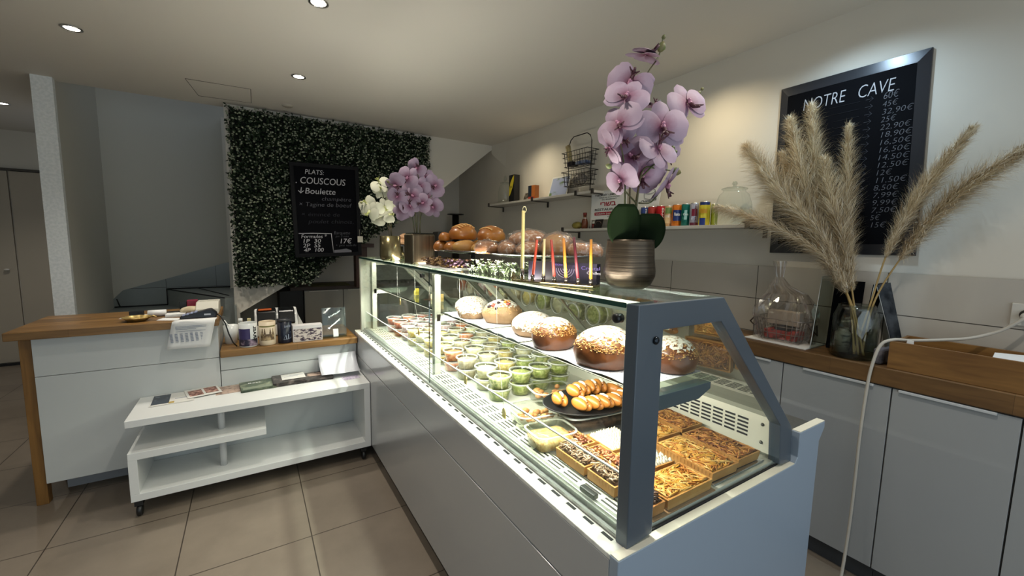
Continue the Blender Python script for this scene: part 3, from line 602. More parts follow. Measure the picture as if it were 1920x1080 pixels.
# mugs and holders on the lower worktop
t = thing('utensil_holder', 'plain white tapered beaker with pens at the left end of the oak ledge', 'beaker', (-0.135, 3.36, 0.784))
MB().lathe([(0.0, 0.003), (0.034, 0.0), (0.044, 0.125), (0.041, 0.125), (0.032, 0.005), (0.0, 0.006)], (-0.135, 3.36, 0.7845), 24).build('beaker', mat('white_ceramic', '#d9dcda', 0.25), t)
MB().lathe([(0.0, 0.0), (0.010, 0.0), (0.010, 0.05), (0, 0.05)], (-0.15, 3.36, 0.90), 12, mtx=Matrix.Rotation(-0.5, 4, 'Y')).build('glue_stick', MATS['white_ceramic'], t)
cer = MATS['white_ceramic']
def mug(x, y, r, h, name, label, base_m, cap=None):
    t = thing(name, label, 'mug', (x, y, 0.784))
    prof = [(0.0, 0.002), (r*0.93, 0.0), (r, 0.006), (r, h), (r-0.003, h+0.001), (r-0.004, h-0.002), (r-0.004, 0.01), (0, 0.009)]
    MB().lathe(prof, (x, y, 0.7845), 32).build('cup', base_m, t)
    return t
def band(t, x, y, r, a0, a1, z0, z1, m, name='print_panel', off=0.0004):
    n = max(3, int((a1-a0)/0.12)); mb = MB()
    mb.grid(n, 1, lambda u, v: (x+math.cos(a0+(a1-a0)*u)*(r+off), y+math.sin(a0+(a1-a0)*u)*(r+off), 0.7845+z0+(z1-z0)*v)); return mb.build(name, m, t)
VA = math.radians(-92)  # side of a mug that faces the room
t = mug(-0.035, 3.215, 0.053, 0.158, 'souvenir_mug', 'white mug with purple night picture reading ISRAEL', cer)
band(t, -0.035, 3.215, 0.053, VA-1.25, VA+0.25, 0.012, 0.125, mat('mug_purple', '#3d3562', 0.4, noise=('#8f86b5', 14, 0.55, 0.75)))
band(t, -0.035, 3.215, 0.053, VA-1.3, VA+1.2, 0.010, 0.055, mat('mug_dark', '#2a2438', 0.4, noise=('#a08c9c', 26, 0.5, 0.65)), off=0.0007)
text('lettering', 'ISRAEL', 0.030, mat('ink_black', '#17171b', 0.6), t, (-0.035, 3.215, 0.7845+0.035), (0, 0, 1), (-1, 0, 0), width=0.105, bend=(0.0535, VA+0.62), bold=0.001)
t = mug(0.075, 3.215, 0.050, 0.158, 'souvenir_mug', 'cream mug printed with brown arched buildings', mat('mug_cream', '#dccbb0', 0.3))
band(t, 0.075, 3.215, 0.050, VA-0.9, VA+0.9, 0.035, 0.078, mat('mug_brown', '#5e4a35', 0.5, noise=('#b79f76', 34, 0.42, 0.6)))
tow = MB()
for k in (-0.62, -0.3, 0.35, 0.68):
    for j in range(5): 
        a = VA+k+(j-2)*0.035; h = 0.116-abs(j-2)*0.012
        tow.box(0.075+math.cos(a)*0.0502-0.002, 0.075+math.cos(a)*0.0502+0.002, 3.215+math.sin(a)*0.0502-0.0012, 3.215+math.sin(a)*0.0502, 0.7845+0.07, 0.7845+h)
tow.build('print_panel', mat('mug_brown'), t)
band(t, 0.075, 3.215, 0.050, VA-1.1, VA+1.1, 0.125, 0.135, mat('mug_olive', '#8a8452', 0.5), off=0.0005)
t = mug(0.178, 3.225, 0.044, 0.150, 'souvenir_mug', 'navy mug with a pale emblem between the cream mug and printed box', mat('mug_navy', '#141a2b', 0.3))
MB().lathe([(0.04, 0.15), (0.046, 0.152), (0.046, 0.165), (0.0, 0.168)], (0.178, 3.225, 0.7845), 28).build('lid', mat('charcoal_lid', '#25262c', 0.4), t)
text('lettering', 'DAVID', 0.02, mat('pale_print', '#a9b4c6', 0.5), t, (0.178, 3.225, 0.7845+0.110), (1, 0, 0), (0, 0, 1), bend=(0.0443, VA-0.05), width=0.04)
em = MB()
em.tube([(0.168, 3.18, 0.812), (0.195, 3.183, 0.814), (0.214, 3.195, 0.82), (0.213, 3.195, 0.862), (0.18, 3.18, 0.838), (0.168, 3.18, 0.812)], 0.0014, 4); em.box(0.184, 0.188, 3.180, 3.183, 0.815, 0.836); em.box(0.196, 0.20, 3.182, 3.185, 0.816, 0.846)
em.build('emblem', MATS['pale_print'], t)
cd_ = thing('postcard_box', 'white box printed with a rocky purple landscape on the oak ledge', 'box', (0.32, 3.22, 0.784))
MB().box(0.225, 0.412, 3.185, 3.26, 0.785, 0.898).build('carton', mat('box_white', '#d6d3d3', 0.5), cd_, bevel=0.001)
MB().box(0.23, 0.408, 3.1838, 3.1848, 0.79, 0.875).build('picture', mat('rocky_print', '#c9bfb8', 0.6, noise=('#3a2c3e', 42, 0.47, 0.56, (1, 1, 2.2))), cd_)
acr = glass('acrylic', '#e9efec', 0.9, 0.05, 0.03)
t = thing('acrylic_stand', 'clear acrylic leaflet stand on the right end of the oak ledge', 'stand', (0.50, 3.26, 0.784))
MB().prism([(3.20, 0.786), (3.31, 0.786), (3.31, 0.789), (3.235, 0.789), (3.262, 1.0), (3.259, 1.0), (3.228, 0.80), (3.20, 0.789)], 'X', 0.42, 0.583).build('sheet', acr, t)
for x in (0.448, 0.552): MB().lathe([(0.004, 0), (0.004, 0.004), (0, 0.004)], (x, 3.258, 0.985), 10, mtx=Matrix.Rotation(PI/2, 4, 'X')).build('stud', mat('dark_bolt'), t)
MB().prism([(3.215, 0.79), (3.222, 0.79), (3.232, 0.845), (3.228, 0.845)], 'X', 0.49, 0.525).build('card', paper, t)
for a, c in (((0.525, 3.254, 0.985), (0.49, 3.247, 0.93)), ((0.583, 3.245, 0.905), (0.50, 3.232, 0.80)), ((0.463, 3.242, 0.86), (0.485, 3.235, 0.825))):
    pass
# coffee machine behind the ledge
t = thing('coffee_machine', 'white and black coffee machine with an orange lever behind the mugs', 'coffee machine', (0.17, 3.58, 0.784))
wp = mat('machine_white', '#dcdcda', 0.25); gb = mat('gloss_black', '#131416', 0.15)
MB().prism([(3.47, 0.786), (3.69, 0.786), (3.69, 0.96), (3.60, 0.975), (3.50, 0.945), (3.47, 0.86)], 'X', 0.005, 0.285).build('body', wp, t, bevel=0.012)
MB().prism([(3.462, 0.875), (3.475, 0.862), (3.56, 0.985), (3.50, 0.965)], 'X', 0.02, 0.145).build('water_tank_cover', gb, t, bevel=0.008)
MB().prism([(3.462, 0.875), (3.475, 0.862), (3.56, 0.985), (3.50, 0.965)], 'X', 0.155, 0.265).build('front_cover', gb, t, bevel=0.008)
MB().box(0.03, 0.115, 3.50, 3.53, 0.972, 0.984).build('lever', mat('orange_lever', '#c8602a', 0.35, 0.4), t, bevel=0.004)
MB().prism([(0.286, 0.786), (0.35, 0.786), (0.286, 0.93)], 'Y', 3.48, 3.68).build('side_skirt', wp, t)
bt = thing('spray_bottle', 'white capped bottle standing behind the white beaker', 'bottle', (-0.08, 3.46, 0.784))
MB().lathe([(0.0, 0), (0.022, 0), (0.024, 0.09), (0.012, 0.115), (0.012, 0.12)], (-0.08, 3.46, 0.7845), 18).build('bottle', glass('cloudy_plastic', '#cfd6cc', 0.8, 0.05, 0.2, 0.35, '#aab4a4'), bt)
MB().lathe([(0.0, 0.118), (0.014, 0.118), (0.014, 0.15), (0.0, 0.15)], (-0.08, 3.46, 0.7845), 18).build('cap', cer, bt)
bt = thing('soap_bottle', 'cream capped bottle standing left of the coffee machine', 'bottle', (-0.03, 3.46, 0.784))
MB().box(-0.045, -0.012, 3.445, 3.475, 0.785, 0.90).build('bottle', mat('cream_bottle', '#c9c4ab', 0.4), bt, bevel=0.005)
MB().box(-0.04, -0.017, 3.45, 3.47, 0.90, 0.93).build('cap', mat('cream_cap', '#d8cf9f', 0.4), bt, bevel=0.002)
# ================================================================ LEAFLETS ON THE SHELF UNIT
Z0 = 0.5435
def leaflet(name, label, cat, x0, x1, y0, y1, n, m, rot=0.0, z=Z0, step=0.0012, title=None, patch=None, seed=1, group=None):
    r = random.Random(seed); t = thing(name, label, cat, ((x0+x1)/2, (y0+y1)/2, z), group); cx, cy = (x0+x1)/2, (y0+y1)/2
    for k in range(n):
        a = rot + (r.uniform(-0.05, 0.05) if n > 1 else 0); dx = r.uniform(-0.004, 0.004)*(n > 1); ca, sa = math.cos(a), math.sin(a)
        pts = [(cx+dx+(px-cx)*ca-(py-cy)*sa, cy+(px-cx)*sa+(py-cy)*ca) for px, py in ((x0, y0), (x1, y0), (x1, y1), (x0, y1))]
        MB().prism(pts, 'Z', z+k*step, z+(k+1)*step-0.0002).build('page' if n == 1 else 'copy', m, t)
    zt = z+n*step
    ca, sa = math.cos(rot), math.sin(rot)
    def L(px, py): return (cx+(px-cx)*ca-(py-cy)*sa, cy+(px-cx)*sa+(py-cy)*ca)
    for (u0, u1, v0, v1, pm) in (patch or []):
        q = [L(x0+(x1-x0)*u, y0+(y1-y0)*v) for u, v in ((u0, v0), (u1, v0), (u1, v1), (u0, v1))]
        MB().prism(q, 'Z', zt-0.0001, zt+0.0004).build('printed_panel', pm, t)
    if title: text('lettering', title, 0.03, paper, t, (*L(x0+0.04, y1-0.06), zt+0.0003), (ca, sa, 0), (-sa, ca, 0), width=0.07)
    return t
navy = mat('leaflet_navy', '#2b3542', 0.35, noise=('#8b9299', 30, 0.6, 0.75)); gold_p = mat('leaflet_gold', '#b59a4a', 0.4)
food = mat('leaflet_food_photo', '#6b3a2e', 0.4, noise=('#c79a8a', 45, 0.45, 0.6)); pink = mat('leaflet_pink', '#b59d8e', 0.4, noise=('#6f5a50', 40, 0.5, 0.65))
green = mat('leaflet_green', '#4c5a48', 0.35, noise=('#8d947a', 26, 0.5, 0.7)); darkp = mat('leaflet_dark', '#3a3532', 0.35, noise=('#6d625c', 34, 0.52, 0.66)); glossw = mat('leaflet_white', '#d9d8d3', 0.3)
leaflet('booklet', 'dark navy and white booklet at the left end of the shelf unit', 'booklet', -0.52, -0.33, 2.98, 3.17, 3, glossw, 0.05, patch=[(0.0, 0.42, 0.1, 0.98, navy), (0.42, 0.55, 0.03, 0.2, gold_p), (0.55, 0.9, 0.4, 0.45, ink)], seed=2)
leaflet('flyer', 'white flyer with two dark red food photos beside the navy booklet', 'flyer', -0.37, -0.20, 3.03, 3.20, 1, glossw, 0.22, z=Z0+0.006, patch=[(0.08, 0.48, 0.15, 0.8, food), (0.55, 0.93, 0.2, 0.85, food)], seed=3)
leaflet('flyer', 'folded white flyer lying at the back behind the food photo flyer', 'flyer', -0.36, -0.19, 3.19, 3.30-0.12, 1, glossw, 0.3, z=Z0+0.009, seed=4)
leaflet('brochure', 'pinkish brochure partly under the green booklets', 'brochure', -0.22, -0.03, 3.02, 3.18, 1, pink, 0.05, seed=5)
leaflet('brochure_stack', 'pile of dark green illustrated booklets on the shelf unit', 'booklets', -0.09, 0.10, 2.99, 3.17, 12, green, 0.06, title='Best', patch=[(0.05, 0.95, 0.05, 0.3, mat('leaflet_sage', '#7d8775', 0.4))], seed=6)
leaflet('brochure_stack', 'fanned dark stack of leaflets in the middle of the shelf unit', 'leaflets', 0.09, 0.27, 3.00, 3.18, 22, darkp, 0.03, seed=7)
leaflet('flyer', 'white card with a handwritten line lying on the dark leaflets', 'card', 0.14, 0.28, 3.04, 3.16, 1, glossw, 0.02, z=Z0+0.0285, patch=[(0.1, 0.7, 0.45, 0.5, ink), (0.35, 0.95, 0.62, 0.66, ink)], seed=8)
leaflet('brochure_stack', 'row of overlapping dark leaflets right of the white card', 'leaflets', 0.28, 0.45, 3.0, 3.17, 14, darkp, -0.04, seed=9, patch=[(0.1, 0.7, 0.45, 0.85, pink)])
leaflet('flyer', 'small lilac printed ticket under the curled white poster', 'ticket', 0.50, 0.61, 2.93, 3.01, 1, mat('leaflet_lilac', '#a89ab8', 0.4, noise=('#d8d0de', 60, 0.4, 0.6)), 0.04, seed=10)
cp = MB().grid(8, 12, lambda u, v: (0.375+u*0.25+v*0.0, 3.0+v*0.17-0.012*u, Z0+0.032 + 0.012*(1-v)**2*0 + (v**2)*0.10 + 0.01*abs(u-0.5))).build('curled_poster', mat('glossy_poster', '#d3d6de', 0.15, coat=0.6), None, thick=0.001)
tag(cp, 'glossy blank white poster curling up at the right end of the shelf unit', 'poster')
# ================================================================ INSIDE THE CASE
ZD = 0.8265
tub_m = glass('tub_plastic', '#f1f3ee', 0.9, 0.03, 0.05); rim_m = glass('tub_rim', '#e9ebe4', 0.9, 0.22, 0.08, 0.30, '#f4f4ee')
def food_mat(name, a, b_, sc_=70, lo=0.42, hi=0.58, r=0.45): return mat(name, a, r, noise=(b_, sc_, lo, hi), bump=0.6)
FILL = {'green': food_mat('salad_green', '#8f9c45', '#cdd08a'), 'pickle': food_mat('salad_pickle', '#7f9140', '#d9d49a'), 'cream': food_mat('salad_cream', '#d9d0a0', '#efe9cf'), 'yellow': food_mat('salad_yellow', '#cfae55', '#e8da9c'),
        'beige': food_mat('salad_beige', '#b8a684', '#d8cbae'), 'orange': food_mat('salad_orange', '#c7603a', '#e7a573'), 'red': food_mat('salad_red', '#8f3320', '#c46a45'), 'rose': food_mat('salad_rose', '#b98792', '#e2ccd2')}
FN = {'green': 'chopped green salad', 'pickle': 'green vegetable pickle', 'cream': 'pale creamy salad', 'yellow': 'yellow salad', 'beige': 'beige spread', 'orange': 'orange carrot salad', 'red': 'red tomato salad', 'rose': 'pink beetroot salad'}
def tub(fill, label):
    t = thing('salad_tub', label, 'tub', (0, 0, 0), 'round clear tubs of salad')
    s = MB().lathe([(0.0, 0.001), (0.041, 0.0), (0.050, 0.046), (0.0515, 0.048)], n=26, cap=False).build('tub', tub_m, t)
    MB().lathe([(0.0515, 0.046), (0.0548, 0.047), (0.0548, 0.0535), (0.050, 0.0545), (0.0485, 0.051)], n=26, cap=False).build('rim', rim_m, t)
    MB().lathe([(0.0485, 0.052), (0.02, 0.0505), (0.0, 0.0505)], n=26, cap=False).build('lid', tub_m, t)
    r = random.Random(sum(map(ord, fill))); vs = MB().lathe([(0.0, 0.003), (0.039, 0.003), (0.0475, 0.039), (0.04, 0.042), (0.02, 0.045), (0.0, 0.042)], n=22, cap=False)
    vs.v = [(x*(1+r.uniform(-.02, .0)), y*(1+r.uniform(-.02, .0)), z+(r.uniform(-.003, .003) if z > 0.03 else 0)) for x, y, z in vs.v]
    vs.build('filling', FILL[fill], t)
    return t
protos = {}
ordn = ['nearest the camera', 'second', 'third', 'fourth', 'fifth', 'sixth', 'seventh', 'eighth', 'ninth', 'tenth', 'eleventh']
coln = ['beside the front glass', 'second from the front glass', 'third from the front glass', 'beside the rear doors']
plan = ['pickle green green green', 'cream yellow green pickle', 'beige cream yellow cream', 'orange cream beige green', 'yellow beige cream yellow', 'yellow cream orange beige', 'cream yellow beige cream', 'yellow beige rose orange', 'rose rose cream rose', 'red rose rose beige', 'red orange red red']
rt = random.Random(11)
for r_, row in enumerate(plan):
    for c_, f in enumerate(row.split()):
        x = 0.885 + c_*0.118 + rt.uniform(-.006, .006); y = 1.49 + r_*0.155 + rt.uniform(-.012, .012) + c_*0.012
        if abs(y-1.947) < 0.07 and False: continue
        if r_ == 1: x += 0.01
        for lv in (0, 1):
            lab = '%s tub of %s, %s, %s' % ('upper' if lv else 'lower', FN[f], ('row nearest the lidded trays' if r_ == 0 else '%s row back' % ordn[r_]), coln[c_])
            z = ZD+0.0005+lv*0.0552
            if f not in protos:
                protos[f] = tub(f, lab); protos[f].location = (x, y, z)
            else: dup(protos[f], (x, y, z), rt.uniform(0, 6), lab)
# ---- breads on the glass shelf
ZS = 1.1455
crust = mat('brown_crust', '#5a2f14', 0.35, noise=('#7c4820', 9, 0.35, 0.65), coat=0.25, bump=0.3); sugar = mat('powdered_sugar', '#d6d0c4', 0.9, noise=('#8a6a48', 120, 0.50, 0.62), bump=0.8)
crustp = mat('pale_crust', '#a3825c', 0.6, noise=('#7d5d3c', 16, 0.35, 0.65), bump=0.5); nut = mat('chopped_almond', '#96632c', 0.6, noise=('#b98a4e', 40, 0.4, 0.6))
def loaf(label, cx, cy, rx, ry, h, top, seed, m, nuts=0, sugarcap=0.35, rot=0.0, z=ZS, nutm=None, name='sweet_loaf', extra=None):
    r = random.Random(seed); t = thing(name, label, 'bread', (cx, cy, z), 'loaves on the glass shelf')
    R = Matrix.Rotation(rot, 4, 'Z')
    def shape(p):
        zz = p.z if p.z > -0.55 else -0.55
        k = 1 + 0.06*math.sin(p.x*3+seed) + 0.05*math.sin(p.y*4+seed*2) + 0.025*math.sin(p.x*9+p.z*7+seed)*math.cos(p.y*8); return Vector((p.x*k, p.y*k, (zz+0.55)/1.55))
    MB().ball((cx, cy, z+0.001), rx, ry, h, 4, fn=shape, mtx=R).build('crumb', m, t)
    if sugarcap is not None:
        # a thin layer of sugar lying on the top only
        bm = bmesh.new(); bmesh.ops.create_icosphere(bm, subdivisions=4, radius=1.0); vs = []; 
        for v in bm.verts: q = shape(v.co); q = R @ Vector((q.x*rx*1.015, q.y*ry*1.015, q.z*h*1.015)); vs.append((q.x+cx, q.y+cy, q.z+z+0.0015))
        keep = [tuple(v.index for v in f.verts) for f in bm.faces if f.calc_center_median().z > sugarcap + r.uniform(-.16, .16)]; bm.free()
        s = MB().add(vs, keep, True); s.build('sugar_dusting', sugar, t)
    if nuts:
        nb = MB()
        for _ in range(nuts):
            a = r.uniform(0, 2*PI); zz = r.uniform(0.12, 0.98)**0.75; rr = math.sqrt(max(0, 1-zz*zz)); p = shape(Vector((rr*math.cos(a), rr*math.sin(a), zz)))
            q = R @ Vector((p.x*rx, p.y*ry, p.z*h)); s_ = r.uniform(0.0016, 0.0036)
            nb.mi(r.choice((0, 0, 1))).ball((q.x+cx, q.y+cy, q.z+z), s_*r.uniform(.8, 1.6), s_, s_*0.7, 0, 0.3, r)
        nb.build('nut_topping', [nutm or nut, mat('toasted_almond', '#b58f58', 0.6)], t)
    if extra: extra(t, r, R)
    return t
loaf('brown sugared almond loaf at the near end, seen through the end window', 1.015, 0.745, 0.080, 0.072, 0.092, 0, 21, crust, 900, 0.62)
loaf('largest brown domed loaf with almonds and sugar, beside the slate end post', 0.888, 0.868, 0.098, 0.088, 0.110, 0, 22, crust, 1500, 0.60)
loaf('brown domed almond loaf between the biggest loaf and the oval white loaf', 0.872, 1.105, 0.078, 0.076, 0.100, 0, 23, crust, 1100, 0.66)
loaf('oval flat loaf thickly dusted with white sugar beside the brown domes', 0.935, 1.32, 0.084, 0.115, 0.082, 0, 24, crustp, 0, 0.0, rot=-0.5)
def fruit(t, r, R):
    fb = MB()
    for _ in range(26):
        a = r.uniform(0, 2*PI); q = r.uniform(0.1, 0.8); fb.mi(r.choice((0, 0, 1, 1, 2))).ball((0.93+0.075*q*math.cos(a), 1.57+0.08*q*math.sin(a), ZS+0.092+r.uniform(-.012, .012)-0.02*q), r.uniform(.007, .014), r.uniform(.006, .012), r.uniform(.005, .01), 1, 0.2, r)
    fb.build('candied_fruit', [mat('dark_raisin', '#2c1c1e', 0.4), mat('candied_orange', '#cc7a2c', 0.4), mat('candied_red', '#a3463a', 0.4)], t)
loaf('tall round loaf crowned with nuts, raisins and candied fruit', 0.945, 1.575, 0.088, 0.085, 0.098, 0, 25, crustp, 300, 0.62, extra=fruit, nutm=mat('nut_mix', '#c79a66', 0.6))
loaf('small white sugared loaf in front of the farthest white loaf', 0.87, 1.735, 0.066, 0.07, 0.066, 0, 26, crustp, 0, 0.05)
loaf('farthest oval white sugared loaf on the glass shelf', 0.95, 1.885, 0.092, 0.085, 0.076, 0, 27, crustp, 0, -0.05, rot=-0.4)
dl = mat('doily_paper', '#dcdce6', 0.7, noise=('#9fa0b4', 110, 0.56, 0.62))
for k, (lab, x0, x1, y0, y1) in enumerate((('speckled paper doily under the nearest brown loaves', 0.79, 1.07, 0.68, 1.20), ('speckled paper doily under the oval sugared loaf', 0.80, 1.05, 1.22, 1.46), ('speckled paper doily under the fruit and far white loaves', 0.80, 1.04, 1.48, 1.915))):
    d = MB().grid(10, 14, lambda u, v: (x0+(x1-x0)*u, y0+(y1-y0)*v, 1.1451 + (0.006*math.sin(v*9)**2 if u > .96 or u < .04 else 0))).build('doily', dl, None)
    tag(d, lab, 'doily', 'paper doilies on the glass shelf')
# little labels and clips at the far end of the shelf
for k, (x, y, c) in enumerate(((0.90, 2.62, '#d8c64a'), (0.93, 2.40, '#d9cfae'), (0.93, 2.28, '#e2c27a'))):
    o = MB().box(x, x+0.03, y, y+0.012, 1.1452, 1.175).box(x+0.004, x+0.026, y-0.01, y, 1.165, 1.19).build('price_clip', mat('clip%d' % k, c, 0.4)); tag(o, ['yellow price clip at the far end of the glass shelf', 'cream price clip beside the yellow one on the glass shelf', 'amber price clip nearest the middle post on the glass shelf'][k], 'price clip', 'price clips')
# ---- lidded trays by the front glass
nug = mat('fried_nugget', '#b87a45', 0.6, noise=('#d49a62', 30, 0.4, 0.6)); cous = food_mat('couscous', '#c79a5a', '#e4c48a', 90)
def rtray(label, cx, cy, w, d, h, rot, fill_m, pieces, seed, name='lidded_tray', fillh=0.6):
    t = thing(name, label, 'food tray', (cx, cy, ZD)); R = Matrix.Rotation(rot, 4, 'Z'); r = random.Random(seed)
    def ring(w_, d_, z, n=24):
        out = []
        for k in range(n):
            a = 2*PI*k/n; ca, sa = math.cos(a), math.sin(a); e = 0.45
            out.append((math.copysign(abs(ca)**e, ca)*w_/2, math.copysign(abs(sa)**e, sa)*d_/2, z))
        return out
    def shell(rs, closed_top=False, closed_bot=False):
        n = 24; vs = []; fs = []
        for q in rs:
            for v in q: p = R @ Vector(v); vs.append((p.x+cx, p.y+cy, p.z+ZD))
        for i in range(len(rs)-1):
            for k in range(n): fs.append((i*n+k, i*n+(k+1) % n, (i+1)*n+(k+1) % n, (i+1)*n+k))
        if closed_bot: fs.append(tuple(range(n-1, -1, -1)))
        if closed_top: fs.append(tuple((len(rs)-1)*n+k for k in range(n)))
        return MB().add(vs, fs, True)
    shell([ring(w*0.86, d*0.86, 0.001), ring(w*0.98, d*0.98, h)], closed_bot=True).build('tray', tub_m, t)
    shell([ring(w*0.98, d*0.98, h-0.001), ring(w*1.05, d*1.05, h), ring(w*1.05, d*1.05, h+0.003), ring(w*0.96, d*0.96, h+0.004)]).build('rim', rim_m, t)
    shell([ring(w*0.96, d*0.96, h+0.004), ring(w*0.9, d*0.9, h+0.014), ring(w*0.84, d*0.84, h+0.013)], closed_top=True).build('lid', tub_m, t)
    if pieces:
        for _ in range(pieces):
            p = R @ Vector((r.uniform(-.36, .36)*w, r.uniform(-.34, .34)*d, 0)); MB().ball((p.x+cx, p.y+cy, ZD+r.uniform(0.014, h*0.75)), r.uniform(.012, .02), r.uniform(.010, .014), r.uniform(.009, .012), 2, 0.04, r).build('nugget', fill_m, t)
    else:
        f = shell([ring(w*0.84, d*0.84, 0.004), ring(w*0.92, d*0.92, h*fillh), ring(w*0.6, d*0.6, h*fillh+0.006)], True, True)
        f.v = [(x, y, z+(r.uniform(-.002, .002) if z > ZD+h*0.4 else 0)) for x, y, z in f.v]; f.build('filling', fill_m, t)
    return t
rtray('clear lidded tray of fried nuggets in front of the green salad tubs', 1.07, 1.37, 0.185, 0.145, 0.052, -0.2, nug, 16, 1)
rtray('clear lidded tray of brown nuggets beside the front vents', 0.875, 1.215, 0.175, 0.14, 0.052, -0.15, nug, 15, 2)
rtray('clear lidded tray of yellow couscous nearest the front glass', 0.828, 1.055, 0.155, 0.125, 0.052, -0.1, cous, 0, 3)
rtray('large clear tray of dark brownies under the sandwich platter', 1.075, 1.115, 0.29, 0.165, 0.055, -0.12, food_mat('brownie', '#3b2a22', '#6b5140', 50), 0, 4, 'brownie_tray')
# ---- platter of filled rolls
t = thing('platter', 'black platter holding the filled orange rolls', 'platter', (1.06, 1.13, ZD+0.069))
zp = ZD+0.0705
MB().lathe([(0.0, 0.0), (0.9, 0.0), (1.0, 0.006), (1.03, 0.012), (0.98, 0.010), (0.9, 0.003), (0.0, 0.003)], n=40).rot(Matrix.Translation((1.06, 1.13, zp)) @ Matrix.Rotation(-0.15, 4, 'Z') @ Matrix.Diagonal((0.175, 0.125, 1, 1))).build('plate', blk, t)
bun = mat('orange_bun', '#b9702a', 0.38, noise=('#cd8a3c', 8, 0.35, 0.65), coat=0.2)
def roll(label):
    t = thing('filled_roll', label, 'filled roll', (0, 0, 0), 'filled rolls on the black platter')
    MB().ball((0, -0.012, 0.022), 0.0405, 0.0155, 0.022, 3).build('bun_half', bun, t)
    MB().ball((0, 0.012, 0.022), 0.0405, 0.0155, 0.022, 3).build('bun_half', bun, t)
    r = random.Random(5); f = MB()
    for k in range(14): f.ball((r.uniform(-.03, .03), r.uniform(-.004, .004), 0.028+r.uniform(-.012, .013)), .006, .005, .005, 1, .2, r)
    f.build('filling', mat('tuna_filling', '#b96a3c', 0.6, noise=('#e0b48a', 60, 0.4, 0.6)), t)
    MB().ball((0.004, 0.0, 0.042), 0.022, 0.006, 0.008, 2).build('egg_slice', mat('egg_white', '#ece6c4', 0.4), t)
    return t
rr = random.Random(8); p0 = None; k = 0
lbls = ['front left, lying alone at the tip of the platter', 'front row, second from the left', 'front row, third from the left', 'front row, fourth from the left', 'front row, fifth from the left', 'front row, at the right end by the post', 'front row, hidden deepest at the right',
        'top row, leftmost', 'top row, second from the left', 'top row, third from the left', 'top row, fourth from the left', 'back row by the rear doors', 'back row next to the brown loaf doily']
pos = [(0.945, 1.165, 0.0, 0.55), (0.985, 1.085, 0.0, 0.9), (1.03, 1.075, 0.0, 0.95), (1.075, 1.065, 0.0, 1.0), (1.12, 1.055, 0.0, 1.0), (1.165, 1.06, 0.0, 1.1), (1.205, 1.075, 0.0, 1.1), (1.01, 1.155, 0.022, 0.75), (1.052, 1.165, 0.022, 0.85), (1.105, 1.165, 0.020, 0.6), (1.155, 1.175, 0.014, 0.5), (1.20, 1.14, 0.0, 1.2), (1.12, 1.215, 0.0, 0.4)]
for (x, y, z, a), l in zip(pos, lbls):
    lab = 'filled orange roll, ' + l
    if p0 is None: p0 = roll(lab); p0.location = (x, y, zp+0.004+z); p0.rotation_euler = (0.35, 0, PI/2+a-0.9)
    else: dup(p0, (x, y, zp+0.004+z), label=lab, rot=(0.35+rr.uniform(-.1, .1), 0, PI/2+a-0.9))
# ---- tarts
pastry = mat('tart_pastry', '#ad7638', 0.55, noise=('#c28f50', 14, 0.35, 0.65)); base_d = mat('tart_pastry_dark', '#9a6430', 0.55, noise=('#b5793f', 14, 0.35, 0.65))
def strands(n, w, d, z, r, length, rad, mats_n, curl=1.0, hz=0.008, nb=None, seg=5):
    mb = nb or MB()
    for _ in range(n):
        x = r.uniform(-w/2, w/2); y = r.uniform(-d/2, d/2); a = r.uniform(0, 2*PI); c = r.uniform(-1, 1)*curl*2.2; zz = z + r.uniform(0, hz); pts = []
        L = length*r.uniform(.6, 1.3)
        for k in range(seg):
            pts.append((max(-w/2, min(w/2, x)), max(-d/2, min(d/2, y)), zz+0.003*math.sin(k*PI/(seg-1)))); x += math.cos(a)*L/seg; y += math.sin(a)*L/seg; a += c/seg
        mb.mi(r.randrange(mats_n)).tube(pts, rad, 4)
    return mb
